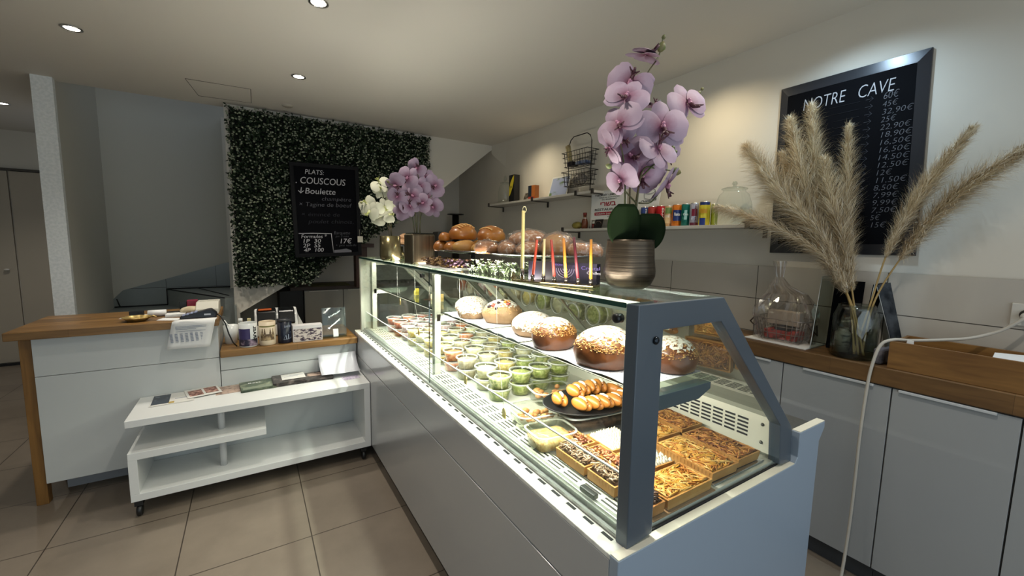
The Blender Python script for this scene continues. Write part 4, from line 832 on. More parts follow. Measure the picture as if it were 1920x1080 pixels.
def tart(label, cx, cy, w, d, rot, kind, seed, h=0.029):
    r = random.Random(seed); t = thing('rectangular_tart', label, 'tart', (cx, cy, ZD+0.006)); M = Matrix.Translation((cx, cy, ZD+0.0065)) @ Matrix.Rotation(rot, 4, 'Z')
    ps = pastry if kind != 'choc' else base_d
    sh = MB(); wl = 0.005
    o = [(-w/2, -d/2), (w/2, -d/2), (w/2, d/2), (-w/2, d/2)]; b0 = [(x*0.95, y*0.95) for x, y in o]; i = [(x-math.copysign(wl, x), y-math.copysign(wl, y)) for x, y in o]
    vs = [(x, y, 0) for x, y in b0] + [(x, y, h) for x, y in o] + [(x, y, h) for x, y in i] + [(x, y, h-0.012) for x, y in i]; fs = [(3, 2, 1, 0), (12, 13, 14, 15)]
    for k in range(4): j = (k+1) % 4; fs += [(k, j, 4+j, 4+k), (4+k, 4+j, 8+j, 8+k), (8+k, 8+j, 12+j, 12+k)]
    sh.add(vs, fs)
    n = int(d/0.012)
    for k in range(n):   # ribs pressed by the tin
        for sx in (-1, 1): y = -d/2+0.008+k*0.012; sh.add([(sx*(w/2), y, h-0.002), (sx*(w/2+0.0015), y+0.003, h-0.002), (sx*w/2, y+0.006, h-0.002), (sx*(w/2)*0.96, y+0.003, 0.003)], [(0, 1, 3), (1, 2, 3), (0, 2, 1)])
    sh.rot(M).build('shell', ps, t)
    if kind == 'apple' or kind == 'apple_dark':
        ms = [mat('apple_strand', '#d39a3e', 0.4, coat=0.2), mat('apple_strand_light', '#dfb468', 0.4, coat=0.2), mat('apple_strand_brown', '#b3702a', 0.45)] if kind == 'apple' else [mat('caramel_strand', '#a8682c', 0.4, coat=0.2), mat('caramel_strand_light', '#c98f48', 0.4), mat('caramel_strand_dark', '#7a4420', 0.45)]
        mb = MB(); ly = h-0.012
        mb.box(-w/2+wl, w/2-wl, -d/2+wl, d/2-wl, 0.004, h-0.006)
        nb = strands(int(420*w*d/0.03), w-0.02, d-0.02, h-0.007, r, 0.055, 0.0021, 3, 1.0, 0.008, mb)
        # coiled mounds of strands
        for mx, my in ((0, d*0.24), (0, -d*0.24)):
            for q in range(9):
                R_ = 0.006+q*0.0042; pts = [(mx+R_*math.cos(a_*0.5), my+R_*math.sin(a_*0.5)*1.25, h+0.006-q*0.0012+0.0015*math.sin(a_)) for a_ in range(r.randrange(4), r.randrange(9, 13))]
                pts = [(max(-w/2+.006, min(w/2-.006, x)), max(-d/2+.006, min(d/2-.006, y)), z) for x, y, z in pts]
                nb.mi(r.randrange(2)).tube(pts, 0.0018, 4)
        nb.rot(M).build('apple_filling', ms, t)
    elif kind == 'meringue':
        MB().box(-w/2+wl, w/2-wl, -d/2+wl, d/2-wl, 0.004, h-0.004).rot(M).build('filling', mat('lemon_curd', '#d8b450', 0.4), t)
        mb = MB(); nx = int(w/0.0125); ny = int(d/0.0125)
        for a_ in range(nx):
            for b_ in range(ny):
                x = -w/2+0.011+a_*(w-0.022)/(nx-1)+r.uniform(-.002, .002); y = -d/2+0.011+b_*(d-0.022)/(ny-1)+r.uniform(-.002, .002)
                mb.lathe([(0.0078, 0.0), (0.0072, 0.006), (0.004, 0.012), (0.0, 0.017)], (x, y, h-0.006), 7, cap=False)
        mb.rot(M).build('meringue_kisses', mat('meringue', '#d9cfba', 0.7, noise=('#b99a6c', 60, 0.6, 0.75)), t)
    elif kind == 'pecan':
        MB().box(-w/2+wl, w/2-wl, -d/2+wl, d/2-wl, 0.004, h-0.006).rot(M).build('filling', mat('caramel_fill', '#8a5528', 0.35, coat=0.3), t)
        mb = MB()
        for _ in range(int(150*w*d/0.02)):
            x = r.uniform(-w/2+.012, w/2-.012); y = r.uniform(-d/2+.012, d/2-.012); Q = Matrix.Rotation(r.uniform(0, PI), 4, 'Z') @ Matrix.Rotation(r.uniform(-.5, .5), 4, 'X')
            mb.mi(r.randrange(3)).ball((x, y, h-0.002+r.uniform(0, .010)), .009, .0042, .0034, 1, .1, r, mtx=Q)
        mb.rot(M).build('pecan_topping', [mat('pecan_a', '#9a5f3c', 0.45), mat('pecan_b', '#b98055', 0.45), mat('pecan_c', '#6e3a26', 0.45)], t)
    elif kind in ('choc', 'mocha'):
        MB().box(-w/2+wl, w/2-wl, -d/2+wl, d/2-wl, 0.004, h-0.006).rot(M).build('filling', mat('choc_fill', '#4a2f20', 0.4), t)
        ms = [mat('choc_shaving', '#5d3f30', 0.45), mat('choc_shaving_light', '#7d5b47', 0.45), mat('choc_shaving_dark', '#3a241a', 0.45)] if kind == 'choc' else [mat('mocha_a', '#a88a70', 0.5), mat('mocha_b', '#8c6c54', 0.5), mat('mocha_c', '#c0a58c', 0.5)]
        mb = strands(int(330*w*d/0.02), w-0.014, d-0.014, h-0.004, r, 0.028, 0.002, 3, 1.0, 0.022, None, 4)
        mb.rot(M).build('shavings', ms, t)
    return t
tart('apple tart with two coiled mounds, standing in the middle by the end window', 1.14, 0.728, 0.125, 0.205, -0.03, 'apple', 31)
tart('darker caramel apple tart nearest the rear vents by the end window', 1.275, 0.73, 0.115, 0.20, -0.03, 'apple_dark', 32)
tart('darker caramel apple tart behind, against the rear vents', 1.305, 0.945, 0.11, 0.195, -0.03, 'apple_dark', 33)
tart('apple tart partly hidden behind the slate end post', 1.175, 0.925, 0.11, 0.16, -0.03, 'apple', 34)
tart('large flat apple tart at the front corner under the end post', 0.955, 0.665, 0.19, 0.105, 0.0, 'apple', 35)
tart('dark chocolate shaving tart in the very front corner', 0.828, 0.665, 0.05, 0.10, 0.0, 'choc', 36)
tart('meringue tart under the brownie tray', 0.99, 0.925, 0.125, 0.125, -0.05, 'meringue', 37, 0.028)
tart('meringue tart beside the slate end post', 0.985, 0.79, 0.125, 0.115, -0.05, 'meringue', 38, 0.028)
tart('pecan tart behind the front tarts, farther from the camera', 0.895, 0.985, 0.055, 0.10, -0.03, 'pecan', 39)
tart('pecan tart between the mocha tart and the meringue tart', 0.893, 0.825, 0.055, 0.19, -0.03, 'pecan', 40)
tart('pale mocha shaving tart beside the front vents, farther one', 0.823, 0.905, 0.075, 0.135, -0.02, 'mocha', 41)
tart('pale mocha shaving tart beside the front vents, nearer one', 0.823, 0.775, 0.075, 0.11, -0.02, 'mocha', 42)
# trays and boards under the tarts
gl = mat('silver_board', '#b5b8bc', 0.25, 0.9)
for lab, x0, x1, y0, y1, m in (('silver tray with a lacy rim under the caramel apple tarts', 1.075, 1.345, 0.622, 1.05, gl), ('silver board under the meringue and pecan tarts', 0.785, 1.06, 0.725, 1.04, gl), ('brown baking tray under the large flat apple tart', 0.80, 1.06, 0.607, 0.722, mat('baking_paper', '#7b5a38', 0.5))):
    o = MB().box(x0, x1, y0, y1, ZD+0.0005, ZD+0.0045).build('cake_board', m, None, bevel=0.002); tag(o, lab, 'cake board')
# gold charms on a white thread behind the front glass
for k, (y, z) in enumerate(((1.53, 0.925), (1.215, 0.895), (2.10, 1.02), (2.42, 1.14))):
    t = thing('hanging_charm', ['small golden charm dangling on a thread, behind the middle of the near pane', 'small golden charm hanging low near the couscous tray', 'small golden charm hanging behind the far pane, nearer the middle post', 'golden charm hanging high behind the far pane'][k], 'charm', (0.742, y, z), 'charms on threads')
    MB().prism([(y-0.010, z-0.02), (y+0.010, z-0.02), (y+0.012, z+0.008), (y+0.004, z+0.018), (y-0.006, z+0.016), (y-0.012, z+0.004)], 'X', 0.7405, 0.7435).build('charm', gold, t)
    MB().tube([(0.742, y, z+0.016), (0.742, y+0.015, z+0.07), (0.745, y+0.06, 1.15), (0.75, y+0.08, 1.345)], 0.0006, 4).build('thread', mat('white_thread', '#e8e8e2', 0.6), t)
dr = thing('thermometer', 'small black thermometer strip lying by the front vents', 'thermometer', (0.735, 0.76, 0.838))
MB().box(0.724, 0.742, 0.735, 0.79, 0.8385, 0.852).build('case', blk, dr, bevel=0.002)
# ================================================================ ON TOP OF THE CASE
ZT = 1.3725
petal_cache = {}
def petal_mat(name, edge_c, heart_c, r0=0.006, r1=0.024):
    if name in MATS: return MATS[name]
    m = mat(name, edge_c, 0.6, sss=0.0); nt = m.node_tree; b = nt.nodes['Principled BSDF']
    tc = nt.nodes.new('ShaderNodeTexCoord'); ln = nt.nodes.new('ShaderNodeVectorMath'); ln.operation = 'LENGTH'; nt.links.new(tc.outputs['Object'], ln.inputs[0])
    wv = nt.nodes.new('ShaderNodeTexNoise'); wv.inputs['Scale'].default_value = 90; nt.links.new(tc.outputs['Object'], wv.inputs[0])
    ad = nt.nodes.new('ShaderNodeMath'); ad.operation = 'MULTIPLY_ADD'; ad.inputs[1].default_value = 0.014; ad.inputs[2].default_value = -0.007; nt.links.new(wv.outputs[0], ad.inputs[0])
    sm = nt.nodes.new('ShaderNodeMath'); sm.operation = 'ADD'; nt.links.new(ln.outputs['Value'], sm.inputs[0]); nt.links.new(ad.outputs[0], sm.inputs[1])
    r = nt.nodes.new('ShaderNodeMapRange'); r.inputs[1].default_value = r0; r.inputs[2].default_value = r1; nt.links.new(sm.outputs[0], r.inputs[0])
    nt.links.new(mix(nt, r.outputs[0], rgb(heart_c), rgb(edge_c)), b.inputs['Base Color']); 
    b.inputs['Subsurface Weight'].default_value = 0.15; b.inputs['Subsurface Radius'].default_value = (0.01, 0.008, 0.01)
    return m
def petals(s, m, tight=1.0):
    """an orchid bloom facing +Z: three narrow sepals and two broad side petals, s = half width"""
    mb = MB()
    def pet(ang, L, w, lift, droop):
        n = 7; vs = []; fs = []; ca, sa = math.cos(ang), math.sin(ang)
        for i in range(n+1):
            u = i/n; half = w*(math.sin(PI*min(1, u*0.86+0.06))**0.62)*(1 if u < 1 else 0.25)
            for j in (-1, -0.5, 0, 0.5, 1):
                x = 0.004+L*u; y = half*j; z = lift + droop*u*u*L + 0.12*half*(1-j*j) - 0.10*abs(j)*w*math.sin(u*PI)
                vs.append((x*ca-y*sa, x*sa+y*ca, z))
        for i in range(n):
            for j in range(4): fs.append((i*5+j, i*5+j+1, (i+1)*5+j+1, (i+1)*5+j))
        mb.add(vs, fs, True)
    for a in (90, 215, 325): pet(math.radians(a), s*0.98, s*0.36, 0.0, -0.12*tight)
    for a in (5, 175): pet(math.radians(a), s*1.0, s*0.62, 0.003, -0.05*tight)
    me = mb.build('flower', m, None, smooth=True); return me
def lip_mesh(s, m, m2):
    mb = MB(); mb.mi(0).ball((0, -s*0.10, s*0.16), s*0.10, s*0.16, s*0.12, 2).ball((0, s*0.05, s*0.18), s*0.07, s*0.09, s*0.10, 2)
    mb.mi(1).tube([(0, -s*0.10, s*0.16), (0, -s*0.34, s*0.30), (0, -s*0.50, s*0.55)], s*0.11, 6, s*0.06)
    for q in (-1, 1): mb.mi(1).tube([(0, -s*0.30, s*0.3), (q*s*0.24, -s*0.46, s*0.56)], s*0.07, 5, s*0.025)
    return mb.build('lip', [m, m2], None, smooth=True)
def orchid(name, label, base, pot_fn, flowers, stems, buds, leaves, s, pm, lipm, stem_m, stem_r=0.0028, cat='potted orchid'):
    t = thing(name, label, cat, base); pot_fn(t); B = Vector(base)
    f0 = petals(s, pm); l0 = lip_mesh(s, *lipm); l0.parent = f0; first = True
    for k, fl in enumerate(flowers):
        (p, d, tw, sc_) = fl
        if first: f = f0; first = False
        else:
            f = f0.copy(); COL.objects.link(f); l = l0.copy(); COL.objects.link(l); l.parent = f
        f.parent = t; f.location = Vector(p)-B; d = Vector(d).normalized()
        q = d.to_track_quat('Z', 'Y'); f.rotation_mode = 'QUATERNION'; f.rotation_quaternion = q @ Matrix.Rotation(tw, 3, 'Z').to_quaternion(); f.scale = (sc_,)*3
    for st_ in stems: MB().tube(smooth_path(st_), stem_r, 8, stem_r*0.6).build('stem', stem_m, t)
    for p, r, d in buds:
        Q = Vector(d).normalized().to_track_quat('Z', 'Y').to_matrix().to_4x4()
        MB().lathe([(0.0, -r*1.2), (r*0.6, -r*0.8), (r, 0.0), (r*0.75, r*0.8), (r*0.25, r*1.5), (0, r*1.7)], p, 12, cap=False, mtx=Q).build('bud', mat('orchid_bud', '#5c6a3c', 0.5, noise=('#7a6a44', 60, 0.4, 0.7)), t)
    for lv in leaves: lv(t)
    return t
def smooth_path(pts, n=6):
    P = [Vector(p) for p in pts]; out = []
    for i in range(len(P)-1):
        p0 = P[max(i-1, 0)]; p1 = P[i]; p2 = P[i+1]; p3 = P[min(i+2, len(P)-1)]
        for k in range(n):
            u = k/n; out.append(0.5*((2*p1)+(p2-p0)*u+(2*p0-5*p1+4*p2-p3)*u*u+(3*p1-p0-3*p2+p3)*u**3))
    out.append(P[-1]); return out
potm = mat('ribbed_bronze', '#3c352d', 0.33, 0.85, noise=('#51483d', 3, 0.4, 0.6, (1, 1, 90)), bump=0.25)
def pot_big(t):
    x, y = 0.938, 0.845
    MB().lathe([(0.0, 0.0005), (0.045, 0.0005), (0.062, 0.012), (0.073, 0.036), (0.074, 0.052), (0.0695, 0.085), (0.0665, 0.135), (0.0665, 0.141), (0.0635, 0.141), (0.0635, 0.125), (0.0, 0.122)], (x, y, ZT), 56, cap=False).build('pot', potm, t)
def bigleaf(cx, cy, cz, w, h, ang, lean):
    def fn(t):
        R = Matrix.Rotation(ang, 4, 'Z')
        def g(u, v):
            uu = (u-0.5)*2; hw = w*math.sqrt(max(0, 1-(abs(v-0.52)/0.54)**2.0)); x = uu*hw; z = v*h; y = -lean*v*v*h + 0.35*abs(uu)*hw*0.4
            p = R @ Vector((x, y, z)); return (p.x+cx, p.y+cy, p.z+cz)
        MB().grid(10, 12, g).build('leaf', mat('orchid_leaf', '#0d1709', 0.6, noise=('#131f0e', 8, 0.4, 0.6), spec=0.04), t, thick=0.003)
    return fn
VW = Vector((-0.534, -0.846, 0))      # towards the room
lil = petal_mat('petal_lilac', '#a08b9e', '#6e2148', 0.002, 0.040)
lipd = (mat('lip_pink', '#b07a94', 0.5), mat('lip_dark', '#46202c', 0.5))
stg = mat('orchid_stem', '#4b5530', 0.5, noise=('#5a3f30', 12, 0.4, 0.7))
FL = [((0.984, 0.862, 2.038), (0.1, -0.25, 0.95), 0.3, 0.92), ((0.935, 0.872, 1.955), (-0.75, -0.55, -0.05), 2.6, 1.05), ((0.889, 0.838, 1.90), (-0.6, -0.6, 0.35), -0.5, 0.98),
      ((0.862, 0.835, 1.822), (-0.9, -0.3, 0.2), 0.7, 1.05), ((0.905, 0.865, 1.79), (-0.7, -0.4, -0.3), 1.5, 0.9), ((1.055, 0.88, 1.915), (0.2, -0.3, 0.9), 1.9, 0.8), ((1.145, 0.835, 1.928), (-0.25, -0.9, 0.3), 0.25, 1.12),
      ((1.01, 0.815, 1.835), (-0.5, -0.86, 0.12), 0.05, 1.22), ((0.926, 0.845, 1.745), (-0.8, -0.5, 0.3), 0.9, 1.08), ((0.982, 0.80, 1.765), (-0.2, -0.85, 0.5), 3.0, 0.95), ((1.10, 0.88, 1.775), (-0.4, -0.8, -0.1), 1.0, 1.05),
      ((0.89, 0.845, 1.68), (-0.9, -0.1, -0.4), 0.3, 0.85), ((1.055, 0.825, 1.68), (0.45, -0.7, -0.6), 0.8, 0.95), ((0.97, 0.845, 1.705), (-0.4, -0.8, -0.35), 0.0, 1.1), ((0.85, 0.855, 1.765), (-0.8, 0.4, -0.5), 1.2, 0.8), ((0.995, 0.872, 1.72), (-0.45, -0.85, 0.1), 2.0, 1.1)]
ST = [[(0.961, 0.87, 1.50), (0.951, 0.87, 1.683), (0.942, 0.87, 1.848), (0.965, 0.87, 1.926), (0.994, 0.86, 1.994), (1.036, 0.86, 2.048), (1.05, 0.86, 2.101)], [(0.93, 0.855, 1.50), (0.914, 0.855, 1.67), (0.901, 0.855, 1.75), (0.861, 0.845, 1.814)],
      [(0.955, 0.86, 1.50), (0.969, 0.855, 1.652), (0.989, 0.85, 1.744), (1.04, 0.85, 1.842), (1.132, 0.845, 1.918), (1.194, 0.84, 1.964), (1.219, 0.84, 1.982)], [(0.945, 0.84, 1.50), (0.953, 0.83, 1.701), (1.013, 0.82, 1.717), (1.086, 0.82, 1.72)],
      [(0.953, 0.83, 1.690), (0.989, 0.82, 1.726), (1.034, 0.82, 1.754), (1.073, 0.82, 1.778)], [(0.96, 0.85, 1.62), (0.92, 0.85, 1.645), (0.885, 0.85, 1.67)], [(0.965, 0.845, 1.62), (1.01, 0.84, 1.625), (1.045, 0.835, 1.66)], [(0.925, 0.862, 1.50), (0.925, 0.862, 1.72)]]
BU = [((1.09, 0.82, 1.719), 0.0125, (1, -0.2, -0.1)), ((1.038, 0.82, 1.766), 0.011, (0.2, 0, 1)), ((1.07, 0.82, 1.784), 0.007, (0.6, 0, 1)), ((1.083, 0.82, 1.776), 0.006, (1, 0, 0.4)), ((1.075, 0.82, 1.757), 0.008, (1, 0, -0.1)),
      ((1.045, 0.86, 2.074), 0.013, (0.5, 0, 1)), ((1.053, 0.86, 2.104), 0.006, (0.3, 0, 1)), ((1.205, 0.84, 1.972), 0.007, (1, 0, 1)), ((1.222, 0.84, 1.987), 0.005, (0.6, 0, 1)), ((0.845, 0.85, 1.712), 0.008, (-1, 0, 0.2))]
orchid('orchid_pot', 'large lilac orchid in a ribbed bronze pot on the near end of the glass case', (0.945, 0.845, ZT), pot_big, FL, ST, BU,
       [bigleaf(0.893, 0.832, 1.492, 0.046, 0.118, -0.60, 0.20), bigleaf(0.968, 0.815, 1.482, 0.055, 0.104, -0.50, 0.30)], 0.061, lil, lipd, stg)
def pot_square(x, y, w, h, m):
    def fn(t):
        MB().prism([(x-w, y-w), (x+w, y-w), (x+w, y+w), (x-w, y+w)], 'Z', ZT+0.0005, ZT+h).build('pot', m, t, bevel=0.012, seg=4)
        MB().box(x-w+0.008, x+w-0.008, y-w+0.008, y+w-0.008, ZT+h-0.004, ZT+h+0.004).build('soil', mat('dark_moss', '#1c1f17', 0.9), t)
    return fn
bz = mat('satin_bronze', '#5e5444', 0.32, 0.8, noise=('#7a6d57', 3, 0.35, 0.65, (40, 40, 1)))
bz2 = mat('satin_brass', '#7d7454', 0.22, 0.85)
r = random.Random(4)
P_ = [(0.775, 2.2, 1.887), (0.725, 2.2, 1.83), (0.821, 2.22, 1.845), (0.66, 2.2, 1.785), (0.741, 2.25, 1.81), (0.746, 2.18, 1.735), (0.836, 2.22, 1.74), (0.667, 2.2, 1.73), (0.725, 2.18, 1.68), (0.875, 2.2, 1.80), (0.865, 2.2, 1.685), (0.79, 2.15, 1.70), (0.69, 2.2, 1.665), (0.79, 2.19, 1.79)]
FL2 = [(p, (-0.45+r.uniform(-.5, .5), -0.8, r.uniform(-.4, .4)), r.uniform(0, 6), r.uniform(.8, 1.05)) for p in P_]
ST2 = [[(0.77, 2.2, 1.53), (0.765, 2.2, 1.68), (0.79, 2.2, 1.79), (0.775, 2.21, 1.88)], [(0.785, 2.2, 1.53), (0.80, 2.2, 1.65), (0.86, 2.2, 1.75)], [(0.76, 2.2, 1.53), (0.735, 2.2, 1.68), (0.67, 2.2, 1.77), (0.62, 2.2, 1.79)], [(0.79, 2.2, 1.53), (0.79, 2.2, 1.66)], [(0.775, 2.21, 1.53), (0.78, 2.21, 1.65)]]
orchid('orchid_pot', 'lilac orchid in a square bronze pot at the far half of the case top', (0.785, 2.2, ZT), pot_square(0.785, 2.2, 0.066, 0.165, bz), FL2, ST2, [((0.775, 2.21, 1.93), 0.008, (0, 0, 1)), ((0.62, 2.2, 1.80), 0.007, (-1, 0, .5))], [], 0.062, lil, lipd, stg, 0.003)
wht = petal_mat('petal_white', '#bdbda8', '#b8bf8e', 0.002, 0.016)
P_ = [(0.605, 2.6, 1.715), (0.650, 2.6, 1.68), (0.695, 2.55, 1.70), (0.731, 2.58, 1.657), (0.745, 2.62, 1.72), (0.678, 2.6, 1.64), (0.615, 2.58, 1.67), (0.69, 2.62, 1.84), (0.69, 2.62, 1.80)]
FL3 = [(p, (-0.35+r.uniform(-.4, .4), -0.85, r.uniform(-.2, .5)), r.uniform(0, 6), r.uniform(.8, 1.05)) for p in P_]
orchid('orchid_pot', 'white orchid in a round brass pot at the far end of the case top', (0.725, 2.62, ZT),
       lambda t: MB().lathe([(0.0, 0.0005), (0.045, 0.0005), (0.06, 0.012), (0.064, 0.03), (0.062, 0.155), (0.058, 0.155), (0.058, 0.14), (0, 0.14)], (0.745, 2.62, ZT), 40, cap=False).build('pot', bz2, t),
       FL3, [[(0.735, 2.6, 1.52), (0.72, 2.6, 1.62), (0.66, 2.6, 1.68), (0.60, 2.6, 1.71)], [(0.745, 2.6, 1.52), (0.735, 2.6, 1.62), (0.69, 2.61, 1.83)], [(0.75, 2.6, 1.52), (0.745, 2.6, 1.66)]], [((0.572, 2.6, 1.72), 0.007, (-1, 0, 0.3))], [], 0.058, wht, (mat('lip_cream', '#d8d7a8', 0.5), mat('lip_green', '#9aa05c', 0.5)), stg, 0.0026)
# ---- seven candles in a row on a brass bar, with the candle box behind
mn = thing('candle_bar', 'brass bar candle holder with seven sockets along the front of the case top', 'candle holder', (0.79, 1.0, ZT))
A = Vector((0.755, 1.135, ZT)); Bv = Vector((0.845, 0.905, ZT)); D = (Bv-A).normalized(); S = Vector((D.y, -D.x, 0))
vs = [A-D*0.02+S*0.028, Bv+D*0.02+S*0.028, Bv+D*0.02-S*0.02, A-D*0.02-S*0.02]
MB().prism([(v.x, v.y) for v in vs], 'Z', ZT+0.0005, ZT+0.006).build('bar', mat('pale_brass', '#b9a97a', 0.25, 0.9), mn)
ccol = [('cream', '#e0cf86', 0.030, 0.20), ('red', '#c4442a', 0.012, 0.125), ('pale yellow', '#d6c490', 0.012, 0.128), ('brick red', '#a83a2c', 0.012, 0.126), ('orange', '#d98a2e', 0.012, 0.130), ('burgundy', '#5e1a24', 0.012, 0.134), ('amber', '#d28a2a', 0.012, 0.128)]
clab = ['tall cream candle with a looped wick, leftmost and highest in the row', 'bright red candle next to the tall cream one', 'pale yellow candle third in the row', 'brick red candle in the middle of the row', 'orange candle between the brick red and burgundy ones', 'burgundy candle second from the bronze pot', 'amber candle nearest the bronze pot']
for k, ((cn, ch, h0, L), lb_) in enumerate(zip(ccol, clab)):
    p = A + (Bv-A)*(k/6.0)
    if k == 0: MB().tube([p+Vector((0, 0, 0.006)), p+Vector((0, 0, 0.035))], 0.0035, 8).build('riser', mat('dark_bronze', '#2c251c', 0.4, 0.6), mn)
    MB().lathe([(0.0, 0.006), (0.006, 0.006), (0.0065, h0+0.012), (0.0045, h0+0.012), (0.0045, h0), (0, h0)], (p.x, p.y, ZT), 12).build('socket', mat('smoke_metal', '#6b6660', 0.25, 0.8), mn)
    r_ = 0.0048 if k else 0.0062; tilt = [0, .012, .0, -.014, -.012, -.018, -.004][k]
    c = thing('candle', lb_, 'candle', (p.x, p.y, ZT+h0), 'candles in the brass bar'); top = p+Vector((tilt*0.85, -tilt*0.5, h0+L))
    MB().tube([p+Vector((0, 0, h0+0.001)), (p+Vector((0, 0, h0))+top)/2, top], r_, 10, r_*0.85).build('wax', mat('wax_'+cn.replace(' ', '_'), ch, 0.5), c)
    if k == 0: MB().tube([top+Vector((math.cos(a)*0.007+0.004, -math.sin(a)*0.0, 0.004+math.sin(a)*0.010)) for a in [q*PI/5-PI/2 for q in range(10)]], 0.0012, 5, closed=True).build('wick', mat('wick_cream', '#d9cf9f', 0.7), c)
bxn = thing('candle_box', 'dark purple candle box standing behind the row of candles', 'box', (0.86, 1.07, ZT))
# the box stands parallel to the bar, its printed side to the room
C0 = Vector((0.80, 1.165, ZT)); C1 = Vector((0.898, 0.938, ZT)); Dn = (C1-C0).normalized(); Sn = Vector((-Dn.y, Dn.x, 0))
q = [C0, C1, C1+Sn*0.03, C0+Sn*0.03]
MB().prism([(v.x, v.y) for v in q], 'Z', ZT+0.0005, ZT+0.066).build('carton', mat('carton_navy', '#0e0b18', 0.5, noise=('#241c3c', 9, 0.45, 0.7)), bxn, bevel=0.0008)
Nf = -Sn
def onface(u, h, e=0.0006): return C0 + Dn*u + Vector((0, 0, h)) + Nf*e
MB().add([onface(0.095, 0.008), onface(0.185, 0.008), onface(0.185, 0.058), onface(0.095, 0.058)], [(0, 1, 2, 3)]).build('picture', mat('menorah_print', '#292038', 0.5, noise=('#5a5270', 22, 0.5, 0.7)), bxn, thick=0.0004)
mnl = MB(); pc_ = onface(0.14, 0.014, 0.0014)
for j in range(1, 5):
    rr_ = 0.008*j; mnl.tube([pc_ + Dn*(rr_*math.cos(a)) + Vector((0, 0, 0.032+rr_*math.sin(a)*0.9)) for a in [PI+q_*PI/8 for q_ in range(9)]], 0.0009, 4)
mnl.tube([pc_, pc_+Vector((0, 0, 0.038))], 0.0012, 4); mnl.build('emblem', mat('pale_lilac_ink', '#b7aecb', 0.5), bxn)
text('lettering', 'Crystal', 0.016, mat('violet_ink', '#6a5aa0', 0.5), bxn, onface(0.195, 0.046), Dn, (0, 0, 1), width=0.062)
text('lettering', 'Candles', 0.012, mat('bright_ink', '#d9d6e2', 0.5), bxn, onface(0.215, 0.033), Dn, (0, 0, 1), width=0.045)
text('lettering', 'MENORAH', 0.009, MATS['violet_ink'], bxn, onface(0.10, 0.055), Dn, (0, 0, 1), width=0.03)
# ---- greenery
gr = thing('flower_sprig', 'low artificial greenery with tiny white flowers behind the candles', 'artificial plant', (0.85, 1.45, ZT))
r = random.Random(12); lm = MB(); wm = MB()
for _ in range(90):
    x = r.uniform(0.775, 0.955); y = r.uniform(1.26, 1.62); h = r.uniform(0.015, 0.054); a = r.uniform(0, 6.28)
    tip = Vector((x+0.02*math.cos(a), y+0.02*math.sin(a), ZT+h)); b0_ = Vector((x, y, ZT+0.002)); lm.mi(0).tube([b0_, (b0_+tip)/2+Vector((0, 0, 0.008)), tip], 0.0008, 4)
    for k in range(5):
        p = b0_ + (tip-b0_)*(0.3+0.15*k); d = Vector((r.uniform(-1, 1), r.uniform(-1, 1), r.uniform(0, .8))).normalized()*0.016; s_ = Vector((-d.y, d.x, 0)).normalized()*0.003; lm.mi(1).add([p, p+d*.5+s_, p+d, p+d*.5-s_], [(0, 1, 2, 3)])
    if r.random() < 0.75:
        for k in range(6):
            a2 = k*PI/3; wm.add([tip, tip+Vector((math.cos(a2)*0.009, math.sin(a2)*0.009, 0.004)), tip+Vector((math.cos(a2+.5)*0.008, math.sin(a2+.5)*0.008, 0.006))], [(0, 1, 2)])
lm.build('sprigs', [mat('sprig_stem', '#3f4f2c', 0.6), mat('sprig_leaf', '#5d7048', 0.6)], gr)['kind'] = 'stuff'
wm.build('white_flowers', mat('tiny_white_flower', '#d6d9c4', 0.6), gr)['kind'] = 'stuff'
# ---- boxes of nut biscuits
nb_ = thing('nut_tray', 'low tray of honeyed nut clusters on the glass top before the square pot', 'nut tray', (0.84, 1.93, ZT))
MB().box(0.745, 0.885, 1.72, 2.10, ZT+0.0005, ZT+0.005).build('tray', mat('white_card', '#d8d8d2', 0.6), nb_)
nts = [mat('nut_brown', '#8f6d45', 0.5), mat('nut_tan', '#a8885a', 0.5), mat('nut_dark', '#5a3f2c', 0.5), mat('nut_purple', '#5a4152', 0.5)]
for k in range(5):
    cl = MB(); cy_ = 1.765+k*0.074
    for _ in range(75): cl.mi(3 if (k == 0 and r.random() < .6) else r.randrange(3)).ball((r.uniform(0.755, 0.875), cy_+r.uniform(-.033, .033), ZT+0.008+r.uniform(0.0, 0.036)), r.uniform(.006, .010), .006, .005, 1, .25, r, )
    cl.build('nut_cluster', nts, nb_)
pp = MB().grid(8, 4, lambda u, v: (0.725+0.06*v, 1.66+u*0.42, ZT+0.0012+0.004*math.sin(u*7)**2)).build('white_wrapping_paper', paper, None); tag(pp, 'crumpled white paper strip along the glass edge before the nut clusters', 'paper')
# ---- metal trays of bread on short stands
def btray(label, x0, x1, y0, y1, z):
    t = thing('bread_tray', label, 'tray', ((x0+x1)/2, (y0+y1)/2, ZT)); cx, cy = (x0+x1)/2, (y0+y1)/2
    MB().lathe([(0.0, 0.0), (0.82, 0.0), (0.93, 0.008), (1.0, 0.012), (1.02, 0.011), (0.93, 0.005), (0.80, -0.003), (0.0, -0.003)], n=48, cap=False).rot(Matrix.Translation((cx, cy, z)) @ Matrix.Diagonal(((x1-x0)/2, (y1-y0)/2, 1, 1))).build('dish', mat('polished_steel', '#bdbdbd', 0.15, 1.0), t)
    MB().lathe([(0.0, 0.0), (0.06, 0.0), (0.055, 0.006), (0.012, 0.012), (0.012, z-ZT-0.012), (0.05, z-ZT-0.004), (0, z-ZT-0.0035)], (cx, cy, ZT+0.0005), 28).build('foot', mat('black_stand', '#16161a', 0.3), t)
    return t
